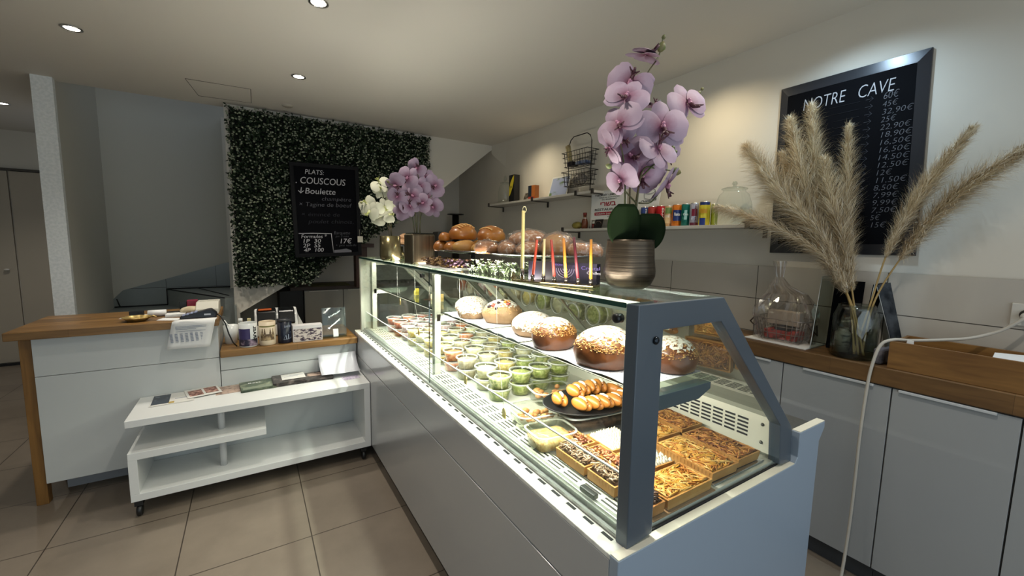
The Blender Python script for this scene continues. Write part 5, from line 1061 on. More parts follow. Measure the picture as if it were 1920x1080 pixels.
gold_b = mat('golden_crust', '#8f4f18', 0.35, noise=('#c07f34', 7, 0.35, 0.65), coat=0.3, bump=0.4); paleb = mat('pale_bun', '#b98a48', 0.45, noise=('#b9803c', 9, 0.4, 0.65)); seedb = mat('seeded_crust', '#bd8352', 0.5, noise=('#e6ccb8', 80, 0.52, 0.62))
bagm = glass('clear_bag', '#f3f1ee', 0.8, 0.06, 0.12, 0.07, '#f2eae4')
def bun(label, cx, cy, z, rx, ry, h, rot, m, seed, slashes=0, bag=False, name='bread_roll', braid=0):
    r = random.Random(seed); t = thing(name, label, 'bread', (cx, cy, z), 'breads on the metal trays'); R = Matrix.Rotation(rot, 4, 'Z')
    def fn(p):
        zz = max(p.z, -0.5); k = 1.0
        if braid: k = 1 + 0.12*abs(math.sin(p.x*braid)); 
        return Vector((p.x, p.y*k*(1+0.04*math.sin(p.x*5+seed)), (zz+0.5)/1.5*(k if braid else 1)*(1+0.04*math.sin(p.x*4+seed))))
    MB().ball((cx, cy, z+0.0005), rx, ry, h, 4, fn=fn, mtx=R).build('crumb', m, t)
    if slashes:
        sl_ = MB()
        for k in range(slashes):
            u = -0.6+1.2*k/(slashes-1) if slashes > 1 else 0; pts = []
            for q_ in range(7):
                v = -0.6+1.2*q_/6; nz = math.sqrt(max(0.0, 1-u*u*0.8-v*v*0.8)); p = fn(Vector((u+0.12*v, v, nz))); p = R @ Vector((p.x*rx, p.y*ry, p.z*h)); pts.append((p.x+cx, p.y+cy, p.z+z))
            sl_.tube(pts, 0.004, 5)
        sl_.build('score_marks', mat('score_pale', '#dba963', 0.5), t)
    if bag:
        def fb(p):
            k = 1.06 + 0.05*math.sin(p.x*17+seed)*math.sin(p.y*13)+0.04*math.sin(p.z*19); zz = max(p.z, -0.5); return Vector((p.x*k, p.y*k, (zz+0.5)/1.5*k))
        MB().ball((cx, cy, z+0.0005), rx*1.04, ry*1.04, h*1.07, 4, fn=fb, mtx=R, jit=0.006).build('plastic_bag', bagm, t)
    return t
zl = 1.4495
btray('oval steel tray carrying the golden breads beside the lilac orchid', 0.80, 1.12, 1.66, 2.14, zl-0.004)
bun('large scored golden loaf on top of the pile of bread', 0.935, 1.965, zl+0.060, 0.075, 0.072, 0.078, 0.2, gold_b, 1, 6, name='golden_loaf')
bun('second golden loaf on top of the pile, to the right', 1.005, 1.79, zl+0.052, 0.082, 0.066, 0.075, 0.5, gold_b, 2, 2, name='golden_loaf')
for k, (x, y, z, rx, ry, h, a, m, l) in enumerate(((0.855, 2.05, 0, .05, .04, .055, 0.3, gold_b, 'small golden roll at the left edge of the bread tray'), (0.87, 1.96, 0, .06, .042, .052, 1.2, gold_b, 'golden roll under the big scored loaf'), (0.895, 1.86, 0, .062, .045, .058, -.4, paleb, 'brown roll in the middle of the lower layer'),
        (0.935, 1.765, 0, .055, .04, .05, .3, paleb, 'pale bun at the right of the lower layer'), (1.0, 1.92, 0, .06, .07, .056, 0, paleb, 'roll at the back of the lower layer'), (1.03, 1.78, 0, .055, .05, .048, 0, paleb, 'roll at the back right of the lower layer'), (0.86, 2.02, 0.052, .035, .035, .045, 0, gold_b, 'small golden roll leaning on the left of the scored loaf'), (0.91, 1.715, 0, .04, .035, .045, 0, paleb, 'palest small bun next to the wrapped breads'))):
    bun(l, x, y, zl+z, rx, ry, h, a, m, 10+k)
btray('oval steel tray carrying the bagged seeded breads behind the candles', 0.80, 1.17, 1.10, 1.63, zl-0.004)
for k, (x, y, z, rx, ry, h, a, m, bg, l) in enumerate(((0.865, 1.575, 0, .055, .05, .055, 0.3, gold_b, True, 'bagged orange-brown roll at the left end of the seeded bread tray'), (0.915, 1.48, 0, .06, .045, .058, 1.2, seedb, True, 'bagged twisted roll second from the left on the seeded tray'), (0.985, 1.435, 0.042, .085, .055, .058, -.35, seedb, True, 'long seeded loaf lying on top in its bag'),
        (0.955, 1.385, 0, .066, .05, .052, .3, seedb, True, 'seeded loaf under the long one, behind the pale yellow candle'), (1.00, 1.27, 0, .068, .056, .082, 0.4, paleb, True, 'tall bagged loaf in the middle behind the orange candle'), (1.06, 1.33, 0.03, .06, .055, .06, 0, seedb, True, 'seeded loaf behind the tall bagged loaf'), (1.055, 1.20, 0, .05, .045, .055, 0, seedb, True, 'seeded bread behind the burgundy candle'), (1.11, 1.19, 0, .045, .04, .05, 0, seedb, True, 'seeded bread at the right end next to the bronze pot'))):
    bun(l, x, y, zl+z, rx, ry, h, a, m, 30+k, 0, bg, name='bagged_bread')
# far plate of small rolls
fp = thing('bread_plate', 'dark plate on a small brass bowl holding little rolls at the far end', 'plate', (0.90, 2.92, ZT))
MB().lathe([(0.0, 0.0), (0.05, 0.0), (0.06, 0.02), (0.02, 0.05), (0.02, 0.085), (0.0, 0.085)], (0.90, 2.92, ZT+0.0005), 28).build('foot', bz2, fp)
MB().lathe([(0.0, 0.086), (0.085, 0.088), (0.095, 0.098), (0.085, 0.096), (0, 0.092)], (0.90, 2.92, ZT+0.0005), 32, cap=False).build('plate', blk, fp)
for k, (x, y, z) in enumerate(((0.86, 2.93, 0), (0.91, 2.88, 0), (0.95, 2.95, 0), (0.90, 2.97, 0), (0.93, 2.92, 0.035))):
    bun(['small roll at the left of the far plate', 'small roll at the front of the far plate', 'small roll at the right of the far plate', 'small roll at the back of the far plate', 'small roll on top of the far plate'][k], x, y, ZT+0.0955+z, .038, .034, .045, 0, mat('far_roll', '#a97b52', 0.5, noise=('#c79c74', 12, .4, .6)), 60+k)
# ================================================================ RIGHT WALL: SHELVES AND WHAT STANDS ON THEM
shm = mat('shelf_white', '#cfcbc3', 0.4)
def shelf(label, y0, y1, z, brs):
    t = thing('wall_shelf', label, 'shelf', (2.43, (y0+y1)/2, z))
    MB().box(2.335, 2.528, y0, y1, z, z+0.020).build('board', shm, t, bevel=0.0015)
    for y in brs:
        b = MB().box(2.325, 2.335, y-0.012, y+0.012, z-0.008, z+0.034).box(2.335, 2.5285, y-0.008, y+0.008, z-0.008, z-0.001).box(2.520, 2.5285, y-0.011, y+0.011, z-0.055, z-0.001)
        b.build('bracket', mat('bracket_metal', '#5a5652', 0.35, 0.7), t)
    return t
US = 1.905
shelf('upper white wall shelf carrying the wire rack and yellow box', 2.50, 4.24, US, (2.52, 2.72, 3.36, 4.22))
CS = 1.603
shelf('lower white wall shelf carrying the drink cans', 1.26, 2.90, CS, (1.27, 2.88))
ZU = US+0.0205; ZCN = CS+0.0205
jarg = glass('jar_glass', '#fbfdfc', 0.7, 0.01, 0.03)
def jar(label, x, y, z, r, h, knob=0.03, fl=0.03):
    t = thing('glass_jar', label, 'jar', (x, y, z))
    MB().lathe([(0.0, 0.001), (r*0.9, 0.001), (r, h*0.06), (r, h*0.55), (r*0.82, h*0.82), (r*0.62, h*0.9), (r*0.62, h*0.96)], (x, y, z), 60, flute=fl, fn=20, cap=False).build('body', jarg, t)
    MB().lathe([(r*0.72, h*0.955), (r*0.74, h*0.985), (r*0.5, h*1.02), (0.012, h*1.04), (0.008, h*1.08), (0.016, h*1.11), (0.010, h*1.11+knob*0.5), (0, h*1.11+knob*0.6)], (x, y, z), 32, cap=False).build('lid', glass('jar_lid_glass', '#eef2ef', 0.9, 0.12, 0.03), t)
    return t
jar('ribbed glass jar with stacked knob lid at the far end of the upper shelf', 2.43, 4.03, ZU, 0.075, 0.23, 0.09)
jar('large ribbed glass jar with a lid at the near end of the can shelf', 2.43, 1.415, ZCN, 0.095, 0.215, 0.03)
t = thing('gift_box', 'tall black box with a yellow leaf shape on the upper shelf', 'box', (2.44, 3.845, ZU))
MB().box(2.40, 2.47, 3.795, 3.90, ZU+0.0005, ZU+0.29).build('carton', mat('carton_black', '#111113', 0.4), t, bevel=0.001)
lf_ = [(3.896-0.002, ZU+0.07), (3.88, ZU+0.075), (3.83, ZU+0.15), (3.805, ZU+0.22), (3.80, ZU+0.282), (3.83, ZU+0.26), (3.87, ZU+0.21), (3.893, ZU+0.14)]
MB().prism(lf_, 'X', 2.3985, 2.3995).build('yellow_leaf', mat('leaf_yellow', '#d6c22c', 0.4), t)
MB().ball((2.3984, 3.855, ZU+0.165), 0.0006, 0.014, 0.016, 1).build('emblem', mat('emblem_olive', '#7b6d1e', 0.5), t)
t = thing('small_card', 'small dark picture card leaning on the upper shelf', 'card', (2.44, 3.64, ZU)); MB().prism([(2.43, ZU+0.0005), (2.434, ZU+0.0005), (2.464, ZU+0.085), (2.460, ZU+0.085)], 'Y', 3.60, 3.67).build('card', mat('card_pattern', '#35302b', 0.4, noise=('#8a7f72', 60, 0.45, 0.6)), t)
t = thing('tea_box', 'dark blue and orange upright box on the upper shelf', 'box', (2.44, 3.50, ZU)); MB().mi(0).box(2.42, 2.47, 3.50, 3.56, ZU+0.0005, ZU+0.145).mi(1).box(2.42, 2.47, 3.44, 3.4995, ZU+0.0005, ZU+0.145).build('carton', [mat('carton_blue', '#1f2b38', 0.4), mat('carton_orange', '#a8622e', 0.4)], t)
MB().box(2.4185, 2.4195, 3.445, 3.555, ZU+0.002, ZU+0.035).build('red_band', mat('band_red', '#a33a2c', 0.4), t)
t = thing('picture_print', 'unframed landscape print leaning on the wall behind the wire rack', 'picture', (2.47, 3.12, ZU))
MB().prism([(2.445, ZU+0.0005), (2.449, ZU+0.0005), (2.504, ZU+0.20), (2.500, ZU+0.20)], 'Y', 2.98, 3.26).build('board', mat('board_white', '#d8d8d4', 0.5), t)
MB().prism([(2.4445, ZU+0.014), (2.4455, ZU+0.014), (2.4965, ZU+0.185), (2.4955, ZU+0.185)], 'Y', 2.995, 3.245).build('picture', mat('landscape_print', '#9aa6c9', 0.5, noise=('#5f7b52', 7, 0.5, 0.6, (1, 1, 2.5))), t)
# wire rack with two baskets
t = thing('wire_rack', 'black two-tier wire rack with a round top on the upper shelf', 'wire rack', (2.44, 2.81, ZU)); wr = mat('black_wire', '#1c1a1a', 0.4, 0.3)
ya, yb = 2.955, 2.665; fr_ = [(2.44, ya, ZU+0.004), (2.44, ya, ZU+0.43), (2.44, ya-0.02, ZU+0.475), (2.44, ya-0.06, ZU+0.50), (2.44, yb+0.06, ZU+0.50), (2.44, yb+0.02, ZU+0.475), (2.44, yb, ZU+0.43), (2.44, yb, ZU+0.004)]
MB().tube(fr_, 0.0042, 8).build('frame', wr, t)
MB().tube([(2.385, ya+0.035, ZU+0.0045), (2.40, ya+0.04, ZU+0.0045), (2.44, ya+0.02, ZU+0.0045), (2.50, ya, ZU+0.0045), (2.50, yb, ZU+0.0045), (2.44, yb, ZU+0.0045), (2.385, yb-0.03, ZU+0.0045)], 0.0038, 8).tube([(2.385, ya+0.035, ZU+0.0045), (2.385, yb-0.03, ZU+0.0045)], 0.0038, 8).build('foot', wr, t)
for z in (ZU+0.24, ZU+0.075):
    bk = MB(); xa, xb = 2.375, 2.505; y1, y0 = ya+0.02, yb-0.02
    for q_, (ins, zz) in enumerate(((0.0, 0.12), (0.006, 0.08), (0.012, 0.04), (0.018, 0.0))):
        bk.tube([(xa+ins, y0+ins, z+zz), (xb-ins, y0+ins, z+zz), (xb-ins, y1-ins, z+zz), (xa+ins, y1-ins, z+zz)], 0.0022 if q_ else 0.003, 5, closed=True)
    for k in range(1, 10):
        y = y0+(y1-y0)*k/10
        for x in (xa, xb): sg = 1 if x == xa else -1; bk.tube([(x, y, z+0.12), (x+sg*0.018, y, z)], 0.0016, 4)
        bk.tube([(xa+0.018, y, z), (xb-0.018, y, z)], 0.0016, 4)
    for k in range(1, 4):
        x = xa+(xb-xa)*k/4; bk.tube([(x, y0, z+0.12), (x, y0+0.018, z)], 0.0016, 4).tube([(x, y1, z+0.12), (x, y1-0.018, z)], 0.0016, 4)
    bk.build('basket', wr, t)
o = MB().prism([(2.93, ZU+0.27), (2.90, ZU+0.262), (2.945, ZU+0.44), (2.985, ZU+0.43)], 'X', 2.42, 2.445).build('beige_packet', mat('packet_beige', '#b7a878', 0.5, noise=('#93825a', 30, .5, .6))); tag(o, 'beige packet standing in the upper basket of the wire rack', 'packet')
text('lettering', 'SACHET', 0.022, mat('packet_ink', '#6d5f3c', 0.6), o, (2.4195, 2.955, ZU+0.41), (0, 0.22, -1), (0, -1, -0.22), width=0.10)
o = MB().box(2.40, 2.47, 2.86, 2.93, ZU+0.245, ZU+0.285).build('dark_packet', mat('packet_black', '#1b1620', 0.4), None, bevel=0.004); tag(o, 'small dark packet at the bottom of the upper rack basket', 'packet')
o = MB().box(2.40, 2.47, 2.70, 2.82, ZU+0.246, ZU+0.275).build('blue_packet', mat('packet_blue', '#8791a9', 0.4, noise=('#4a5d86', 20, .5, .6)), None, bevel=0.006); tag(o, 'blue and white packet in the upper rack basket', 'packet')
o = MB().ball((2.44, 2.80, ZU+0.125), 0.045, 0.085, 0.048, 3, jit=0.05).build('plastic_bag', glass('grey_bag', '#dddddd', .8, .05, .2, .45, '#8c8783')); tag(o, 'crumpled translucent bag in the lower rack basket', 'bag')
# cans
def can(name, label, y, r, h, base_c, x=2.40, bands=(), word=None, wc='#ffffff', ws=0.02, vert=True, group='drink cans on the lower shelf', noise=None):
    t = thing(name, label, 'can', (x, y, ZCN), group)
    MB().lathe([(0.0, 0.0), (r*0.85, 0.0), (r, 0.006), (r, h-0.010), (r*0.86, h-0.001), (r*0.86, h), (r*0.80, h-0.003), (0.0, h-0.003)], (x, y, ZCN+0.0005), 28).build('can', mat('can_%s' % base_c.strip('#'), base_c, 0.25, 0.35, noise=noise), t)
    MB().lathe([(r*0.86, h), (r*0.9, h-0.001), (r*0.9, h-0.006), (r*0.98, h-0.0075)], (x, y, ZCN+0.0008), 28, cap=False).build('rim', chrome, t)
    a0 = math.atan2(-y, -x)   # side that faces the shop
    for z0, z1, w0, w1, c in bands:
        n = 10; mb = MB(); mb.grid(n, 1, lambda u, v: (x+math.cos(a0+w0+(w1-w0)*u)*(r+0.0003), y+math.sin(a0+w0+(w1-w0)*u)*(r+0.0003), ZCN+z0+(z1-z0)*v)); mb.build('band', mat('ink_%s' % c.strip('#'), c, 0.3), t)
    if word:
        if vert: text('lettering', word, ws, mat('ink_%s' % wc.strip('#'), wc, 0.3), t, (x, y, ZCN+0.012), (0, 0, 1), (-1, 0, 0), width=h*0.8, bend=(r+0.0004, a0+ws*0.3/r), bold=0.0006)
        else: text('lettering', word, ws, mat('ink_%s' % wc.strip('#'), wc, 0.3), t, (x, y, ZCN+h*0.48), (0, 1, 0), (0, 0, 1), width=r*1.1, bend=(r+0.0005, a0-0.55), bold=0.0006)
    return t
R_ = 0.029; H_ = 0.142
can('small_tin', 'small golden tin left of the blue tea can', 2.145, 0.034, 0.105, '#b08f3c', bands=((0.03, 0.06, -.5, .5, '#d8c27a'), (0.038, 0.052, -.35, .35, '#7a2a1e')))
can('drink_can', 'blue and yellow slim can next to the small golden tin', 2.045, R_-0.003, H_, '#2f4484', bands=((0.0, 0.075, -.9, .9, '#c79a3c'),), word='Lipton', wc='#dfe3ea')
can('drink_can', 'dull red can left of the red cola can', 1.975, R_+.003, H_, '#a83a35', bands=((0.02, 0.05, -.9, .9, '#b5554a'),))
can('drink_can', 'red cola can with white script running upward', 1.905, R_+.003, H_, '#b3141c', word='Coca-Cola', wc='#efe6e2', ws=0.026)
can('drink_can', 'peach and green fruit drink can right of the red cola can', 1.842, R_-.002, H_-0.004, '#d3a878', bands=((0.085, 0.125, -.8, .8, '#6f8a4c'), (0.02, 0.06, -.8, .8, '#e0bf8e')), noise=('#e8d6bd', 30, 0.45, 0.6))
can('drink_can', 'orange soda can with a round blue and white badge', 1.775, R_+.003, H_, '#d4751f', bands=((0.035, 0.105, -.85, .85, '#24366f'),), word='Fanta', wc='#f2efe9', ws=0.028, vert=False)
can('drink_can', 'teal green can right of the orange soda', 1.710, R_-.001, H_, '#116a60', bands=((0.04, 0.10, -.3, .3, '#9dc9c2'),), word='Oasis', wc='#cfe3de', vert=False, ws=0.018)
can('drink_can', 'silver and maroon can second from the yellow can', 1.648, R_-.001, H_, '#a7a7b8', bands=((0.06, 0.105, -.6, .6, '#7a2036'), (0.0, 0.02, -1, 1, '#5c1c30')), word='DrPep', wc='#5c1c30', vert=True, ws=0.012)
can('drink_can', 'yellow and blue tea can partly behind the glass jar', 1.578, R_+.004, H_+.004, '#d5c038', bands=((0.0, 0.045, -.9, .2, '#1f3684'), (0.125, 0.142, -1, 1, '#22336f'), (0.075, 0.10, -.8, .5, '#c79226')))
can('drink_can', 'olive green can at the end of the row beside the jar', 1.538, R_-.009, H_-.01, '#9aa32e', x=2.44)
# small things at the far end of the can shelf
t = thing('fruit_tin', 'small round-lidded jar with olive label at the far end of the can shelf', 'jar', (2.43, 2.79, ZCN)); MB().ball((2.43, 2.80, ZCN+0.033), 0.035, 0.06, 0.032, 3).build('jar', mat('olive_label', '#8b8038', 0.4, noise=('#5d3a22', 18, 0.48, 0.6)), t)
t = thing('sauce_bottle', 'small brown sauce bottle with a white neck ring on the can shelf', 'bottle', (2.43, 2.70, ZCN)); MB().lathe([(0.0, 0.0005), (0.026, 0.0005), (0.028, 0.05), (0.024, 0.075), (0.014, 0.092), (0.014, 0.12), (0.0, 0.12)], (2.43, 2.705, ZCN), 20).build('bottle', mat('sauce_brown', '#6b3a25', 0.25), t)
MB().lathe([(0.0155, 0.088), (0.0155, 0.094)], (2.43, 2.705, ZCN), 16, cap=False).build('neck_ring', paper, t); MB().lathe([(0.0, 0.12), (0.0165, 0.115), (0.0165, 0.138), (0.0, 0.139)], (2.43, 2.705, ZCN), 16).build('cap', mat('cap_red', '#7a2a24', 0.4), t)
o = MB().prism([(2.44, ZCN+.0005), (2.446, ZCN+.0005), (2.466, ZCN+0.068), (2.46, ZCN+0.068)], 'Y', 2.62, 2.66).build('dark_card', mat('card_bluegrey', '#2c333c', 0.4)); tag(o, 'small dark blue card leaning beside the sauce bottle', 'card')
t = thing('red_jar', 'little jar with red contents beside the framed certificate', 'jar', (2.43, 2.60, ZCN)); MB().lathe([(0, .0005), (0.018, .0005), (0.018, 0.04), (0, 0.042)], (2.44, 2.60, ZCN), 16).build('jar', mat('jam_red', '#6d2420', 0.3), t); MB().lathe([(0, 0.042), (0.018, 0.042), (0.018, 0.06), (0, 0.062)], (2.44, 2.60, ZCN), 16).build('lid', mat('lid_pale', '#c9c6c0', 0.4), t)
o = MB().prism([(2.41, ZCN+.0005), (2.414, ZCN+.0005), (2.434, ZCN+0.075), (2.43, ZCN+0.075)], 'Y', 2.485, 2.575).build('dark_label_card', mat('card_black', '#191416', 0.4)); tag(o, 'black card with an oval emblem below the kosher certificate', 'card')
MB().tube([(2.419, 2.53+0.034*math.cos(a), ZCN+0.036+0.024*math.sin(a)) for a in [k*PI/8 for k in range(16)]], 0.0012, 4, closed=True).build('oval_emblem', mat('emblem_beige', '#a5907c', 0.5), o)
# certificate in its frame
t = thing('certificate_frame', 'white framed kosher restaurant certificate with red and black lettering', 'certificate', (2.44, 2.45, 1.70))
MB().box(2.441, 2.449, 2.262, 2.640, 1.70, 1.925).build('backing', paper, t); MB().tube([(2.439, 2.262, 1.70), (2.439, 2.64, 1.70), (2.439, 2.64, 1.925), (2.439, 2.262, 1.925)], 0.004, 6, closed=True).build('frame', mat('frame_white', '#e3e1dc', 0.3), t)
MB().box(2.438, 2.446, 2.634, 2.642, ZCN, 1.70).box(2.438, 2.446, 2.26, 2.268, ZCN, 1.70).build('leg', mat('frame_white'), t)
inkk = mat('ink_black2', '#2a2527', 0.7); inkr = mat('ink_red', '#a3142e', 0.6)
def ct(b_, y, z, s, w, m, bold=0.0): text('lettering', b_, s, m, t, (2.4405, y, z), XR, ZR, width=w, bold=bold)
ct('THORA\u00cfT LEMOCHE', 2.60, 1.885, 0.020, 0.30, inkk, 0.0003); ct("SOUS LE CONTR\u00d4LE", 2.55, 1.868, 0.012, 0.22, inkk); ct("DU RABBINAT", 2.52, 1.852, 0.012, 0.16, inkk)
ct('\u05d9\u05e8\u05e9\u05d1', 2.54, 1.805, 0.050, 0.17, inkr, 0.0012); ct('RESTAURANT', 2.60, 1.768, 0.026, 0.31, inkk, 0.0004)
MB().box(2.4398, 2.4408, 2.285, 2.60, 1.732, 1.757).build('red_strip', inkr, t); text('lettering', "Valable jusqu'au", 0.020, paper, t, (2.4396, 2.59, 1.738), XR, ZR, width=0.25); ct('Paris', 2.45, 1.715, 0.010, 0.05, inkk)
# small white card with a line drawing
t = thing('illustrated_card', 'white card with a black line drawing of a cake and script', 'card', (2.47, 2.07, 1.75)); MB().prism([(2.185, 1.755), (1.985, 1.775), (1.965, 1.91), (2.15, 1.955)], 'X', 2.47, 2.474).build('card', paper, t)
dr_ = MB(); cyl_ = (2.468, 2.065, 1.875)
dr_.tube([(2.468, 2.065+0.05*math.cos(a), 1.885+0.018*math.sin(a)) for a in [k*PI/8 for k in range(16)]], 0.0013, 4, closed=True).tube([(2.468, 2.115, 1.885), (2.468, 2.112, 1.84), (2.468, 2.065, 1.825), (2.468, 2.018, 1.84), (2.468, 2.015, 1.885)], 0.0013, 4).tube([(2.468, 2.06, 1.885), (2.468, 2.055, 1.915), (2.468, 2.07, 1.925)], 0.0012, 4)
dr_.build('line_drawing', inkk, t); text('lettering', 'Cheesecake', 0.032, inkk, t, (2.4695, 2.145, 1.80), (0, -1, 0.12), (0, 0.12, 1), width=0.14, shear=0.3)
# little green ornament behind the stems
o = MB().lathe([(0.0, .0005), (0.026, .0005), (0.03, 0.02), (0.014, 0.05), (0.028, 0.075), (0.012, 0.11), (0.022, 0.125), (0.0, 0.15)], (2.40, 2.29, ZCN), 14, flute=.12, fn=5).build('green_ornament', mat('verdigris', '#5f7a70', 0.5, noise=('#93a79d', 30, .4, .6))); tag(o, 'green glass ornament in front of the certificate edge', 'ornament')
# sunglasses case at the very end of the can shelf
o = MB().ball((2.39, 1.285, ZCN+0.014), 0.028, 0.05, 0.0135, 2, fn=lambda p: Vector((p.x, p.y*(1+.2*p.x), p.z))).build('black_pouch', mat('black_cloth', '#0d0d10', 0.8)); tag(o, 'small black pouch at the near end of the can shelf', 'pouch')
# ================================================================ RIGHT WORKTOP
ZR_ = 0.9985
t = thing('gift_basket', 'clear-wrapped wire gift basket holding red packets on the right worktop', 'gift basket', (2.40, 1.06, ZR_)); cxb, cyb = 2.40, 1.07
ww = mat('basket_wire', '#8a8078', 0.35, 0.6); bw = MB()
def rring(wx, wy, z, n=28): return [(cxb+math.copysign(abs(math.cos(a))**.6, math.cos(a))*wx, cyb+math.copysign(abs(math.sin(a))**.6, math.sin(a))*wy, z) for a in [2*PI*k/n for k in range(n)]]
b0_ = rring(0.072, 0.105, ZR_+0.012); b1_ = rring(0.092, 0.128, ZR_+0.125)
for z, k in ((0.012, 0), (0.05, .33), (0.09, .67)): bw.tube([tuple(Vector(p)*(1-k)+Vector(q_)*k) for p, q_ in zip(b0_, b1_)], 0.0018, 5, closed=True)
bw.tube(b1_, 0.003, 6, closed=True)
for p, q_ in zip(b0_, b1_): bw.tube([p, q_], 0.0022, 4)
for k in range(7): x = cxb-0.06+k*0.02; bw.tube([(x, cyb-0.10, ZR_+0.012), (x, cyb+0.10, ZR_+0.012)], 0.0014, 4)
bw.build('wire_basket', ww, t)
for sy in (-1, 1): MB().tube([(cxb-0.05, cyb+sy*0.128, ZR_+0.12), (cxb-0.055, cyb+sy*0.15, ZR_+0.09), (cxb+0.0, cyb+sy*0.155, ZR_+0.06), (cxb+0.05, cyb+sy*0.13, ZR_+0.10)], 0.004, 6).build('handle', mat('handle_dark', '#3a2f2a', 0.4), t)
for lab, bxs, c in (('red packet lying in the wrapped gift basket', (2.345, 2.445, 0.99, 1.145, ZR_+0.016, ZR_+0.062), '#b5342a'), ('black jar lying on the red packet in the gift basket', (2.36, 2.43, 1.03, 1.10, ZR_+0.063, ZR_+0.082), '#1e1818'), ('cream packet at the back of the gift basket', (2.40, 2.45, 1.00, 1.16, ZR_+0.085, ZR_+0.16), '#b7a998')):
    o = MB().box(*bxs).build('gift_packet', mat('gift_%s' % c.strip('#'), c, 0.35, noise=('#6e1a16', 40, .5, .6) if c == '#b5342a' else None), None, bevel=0.003); tag(o, lab, 'packet', 'packets in the gift basket')
cel = glass('cellophane', '#f4f1ef', 0.9, 0.13, 0.05, 0.03, '#d9d2cc'); r = random.Random(6)
def cf(u, v):
    a = u*2*PI; e = 0.62; k = [1.05, 1.14, 1.20, 1.17, 1.02, 0.76, 0.40, 0.14, 0.26][int(v*8)]; z = [0.0, 0.05, 0.12, 0.17, 0.21, 0.25, 0.29, 0.335, 0.42][int(v*8)]
    w = 1+0.08*math.sin(a*7+v*9)+0.05*math.sin(a*13-v*5)+r.uniform(-.085, .085)
    return (cxb+math.copysign(abs(math.cos(a))**e, math.cos(a))*0.080*k*w, cyb+math.copysign(abs(math.sin(a))**e, math.sin(a))*0.112*k*w + (0.05*v if v > .7 else 0), ZR_+0.006+z)
MB().grid(56, 8, cf, smooth=False).build('cellophane_wrap', cel, t)
cbd = MB().prism([(2.285, 0.915), (2.30, 1.22), (2.50, 1.215), (2.50, 0.915)], 'Z', ZR_+0.0005, ZR_+0.005).build('white_tray_card', paper, None); tag(cbd, 'white card lying under the wrapped gift basket', 'card')
scn = thing('acrylic_guard', 'clear upright acrylic guard panel right of the gift basket', 'panel', (2.38, 0.905, ZR_)); MB().prism([(2.30, ZR_+0.006), (2.50, ZR_+0.006), (2.50, ZR_+0.36), (2.36, ZR_+0.36), (2.31, ZR_+0.05)], 'Y', 0.902, 0.905).build('panel', acr, scn)
MB().tube([(2.30, 0.9035, ZR_+0.006), (2.31, 0.9035, ZR_+0.05), (2.36, 0.9035, ZR_+0.36), (2.50, 0.9035, ZR_+0.36)], 0.0018, 4).build('bright_edge', mat('acrylic_edge', '#c9ccca', 0.2), scn)
bs = thing('slate_sign', 'plain black slate sign standing behind the glass vase on the left', 'sign', (2.45, 0.86, ZR_)); MB().prism([(2.468, ZR_+.0005), (2.476, ZR_+.0005), (2.512, ZR_+0.34), (2.504, ZR_+0.34)], 'Y', 0.78, 0.90).build('slate', slateb, bs)
MB().prism([(2.44, ZR_+.0005), (2.467, ZR_+.0005), (2.469, ZR_+0.02)], 'Y', 0.85, 0.89).build('foot', slateb, bs)
# A-shaped chalk sign
asg = thing('chalk_sign', 'small folding chalk sign with white handwriting between vase and wooden box', 'sign', (2.40, 0.64, ZR_))
def quad_slab(t, name, p, m, th=0.006):
    a, b_, c, d = [Vector(q_) for q_ in p]; n = (b_-a).cross(d-a).normalized()*th; vs = [a, b_, c, d, a+n, b_+n, c+n, d+n]
    return MB().add(vs, [(0, 3, 2, 1), (4, 5, 6, 7), (0, 1, 5, 4), (1, 2, 6, 5), (2, 3, 7, 6), (3, 0, 4, 7)]).build(name, m, t)
q1 = [(2.435, 0.620, ZR_+0.001), (2.505, 0.606, ZR_+0.001), (2.495, 0.688, ZR_+0.345), (2.435, 0.716, ZR_+0.335)]
quad_slab(asg, 'front_board', q1, mat('worn_slate', '#23262a', 0.85, spec=0.1, noise=('#4b4f54', 14, .4, .65)))
quad_slab(asg, 'back_board', [(2.435, 0.722, ZR_+0.335), (2.495, 0.695, ZR_+0.345), (2.505, 0.765, ZR_+0.001), (2.44, 0.755, ZR_+0.001)], slateb)
MB().tube([(2.433, 0.618, ZR_+0.004), (2.433, 0.715, ZR_+0.337)], 0.0016, 4).tube([(2.438, 0.756, ZR_+0.004), (2.433, 0.721, ZR_+0.337)], 0.0016, 4).build('pale_edge', mat('edge_grey', '#9a9b99', 0.5), asg)
up = (Vector(q1[3])-Vector(q1[0])).normalized(); rt_ = (Vector(q1[1])-Vector(q1[0])).normalized(); nn = rt_.cross(up).normalized()
for b_, f_, s_, w in (('Vol.', 0.76, 0.05, 0.055), ('3\u20ac', 0.42, 0.05, 0.04), ('la part', 0.12, 0.06, 0.065)):
    p = Vector(q1[0]) + up*0.355*f_ + rt_*0.008 + (nn*0.007); text('lettering', b_, s_, chalk, asg, p, rt_, up, width=w, shear=0.1, bold=0.001)
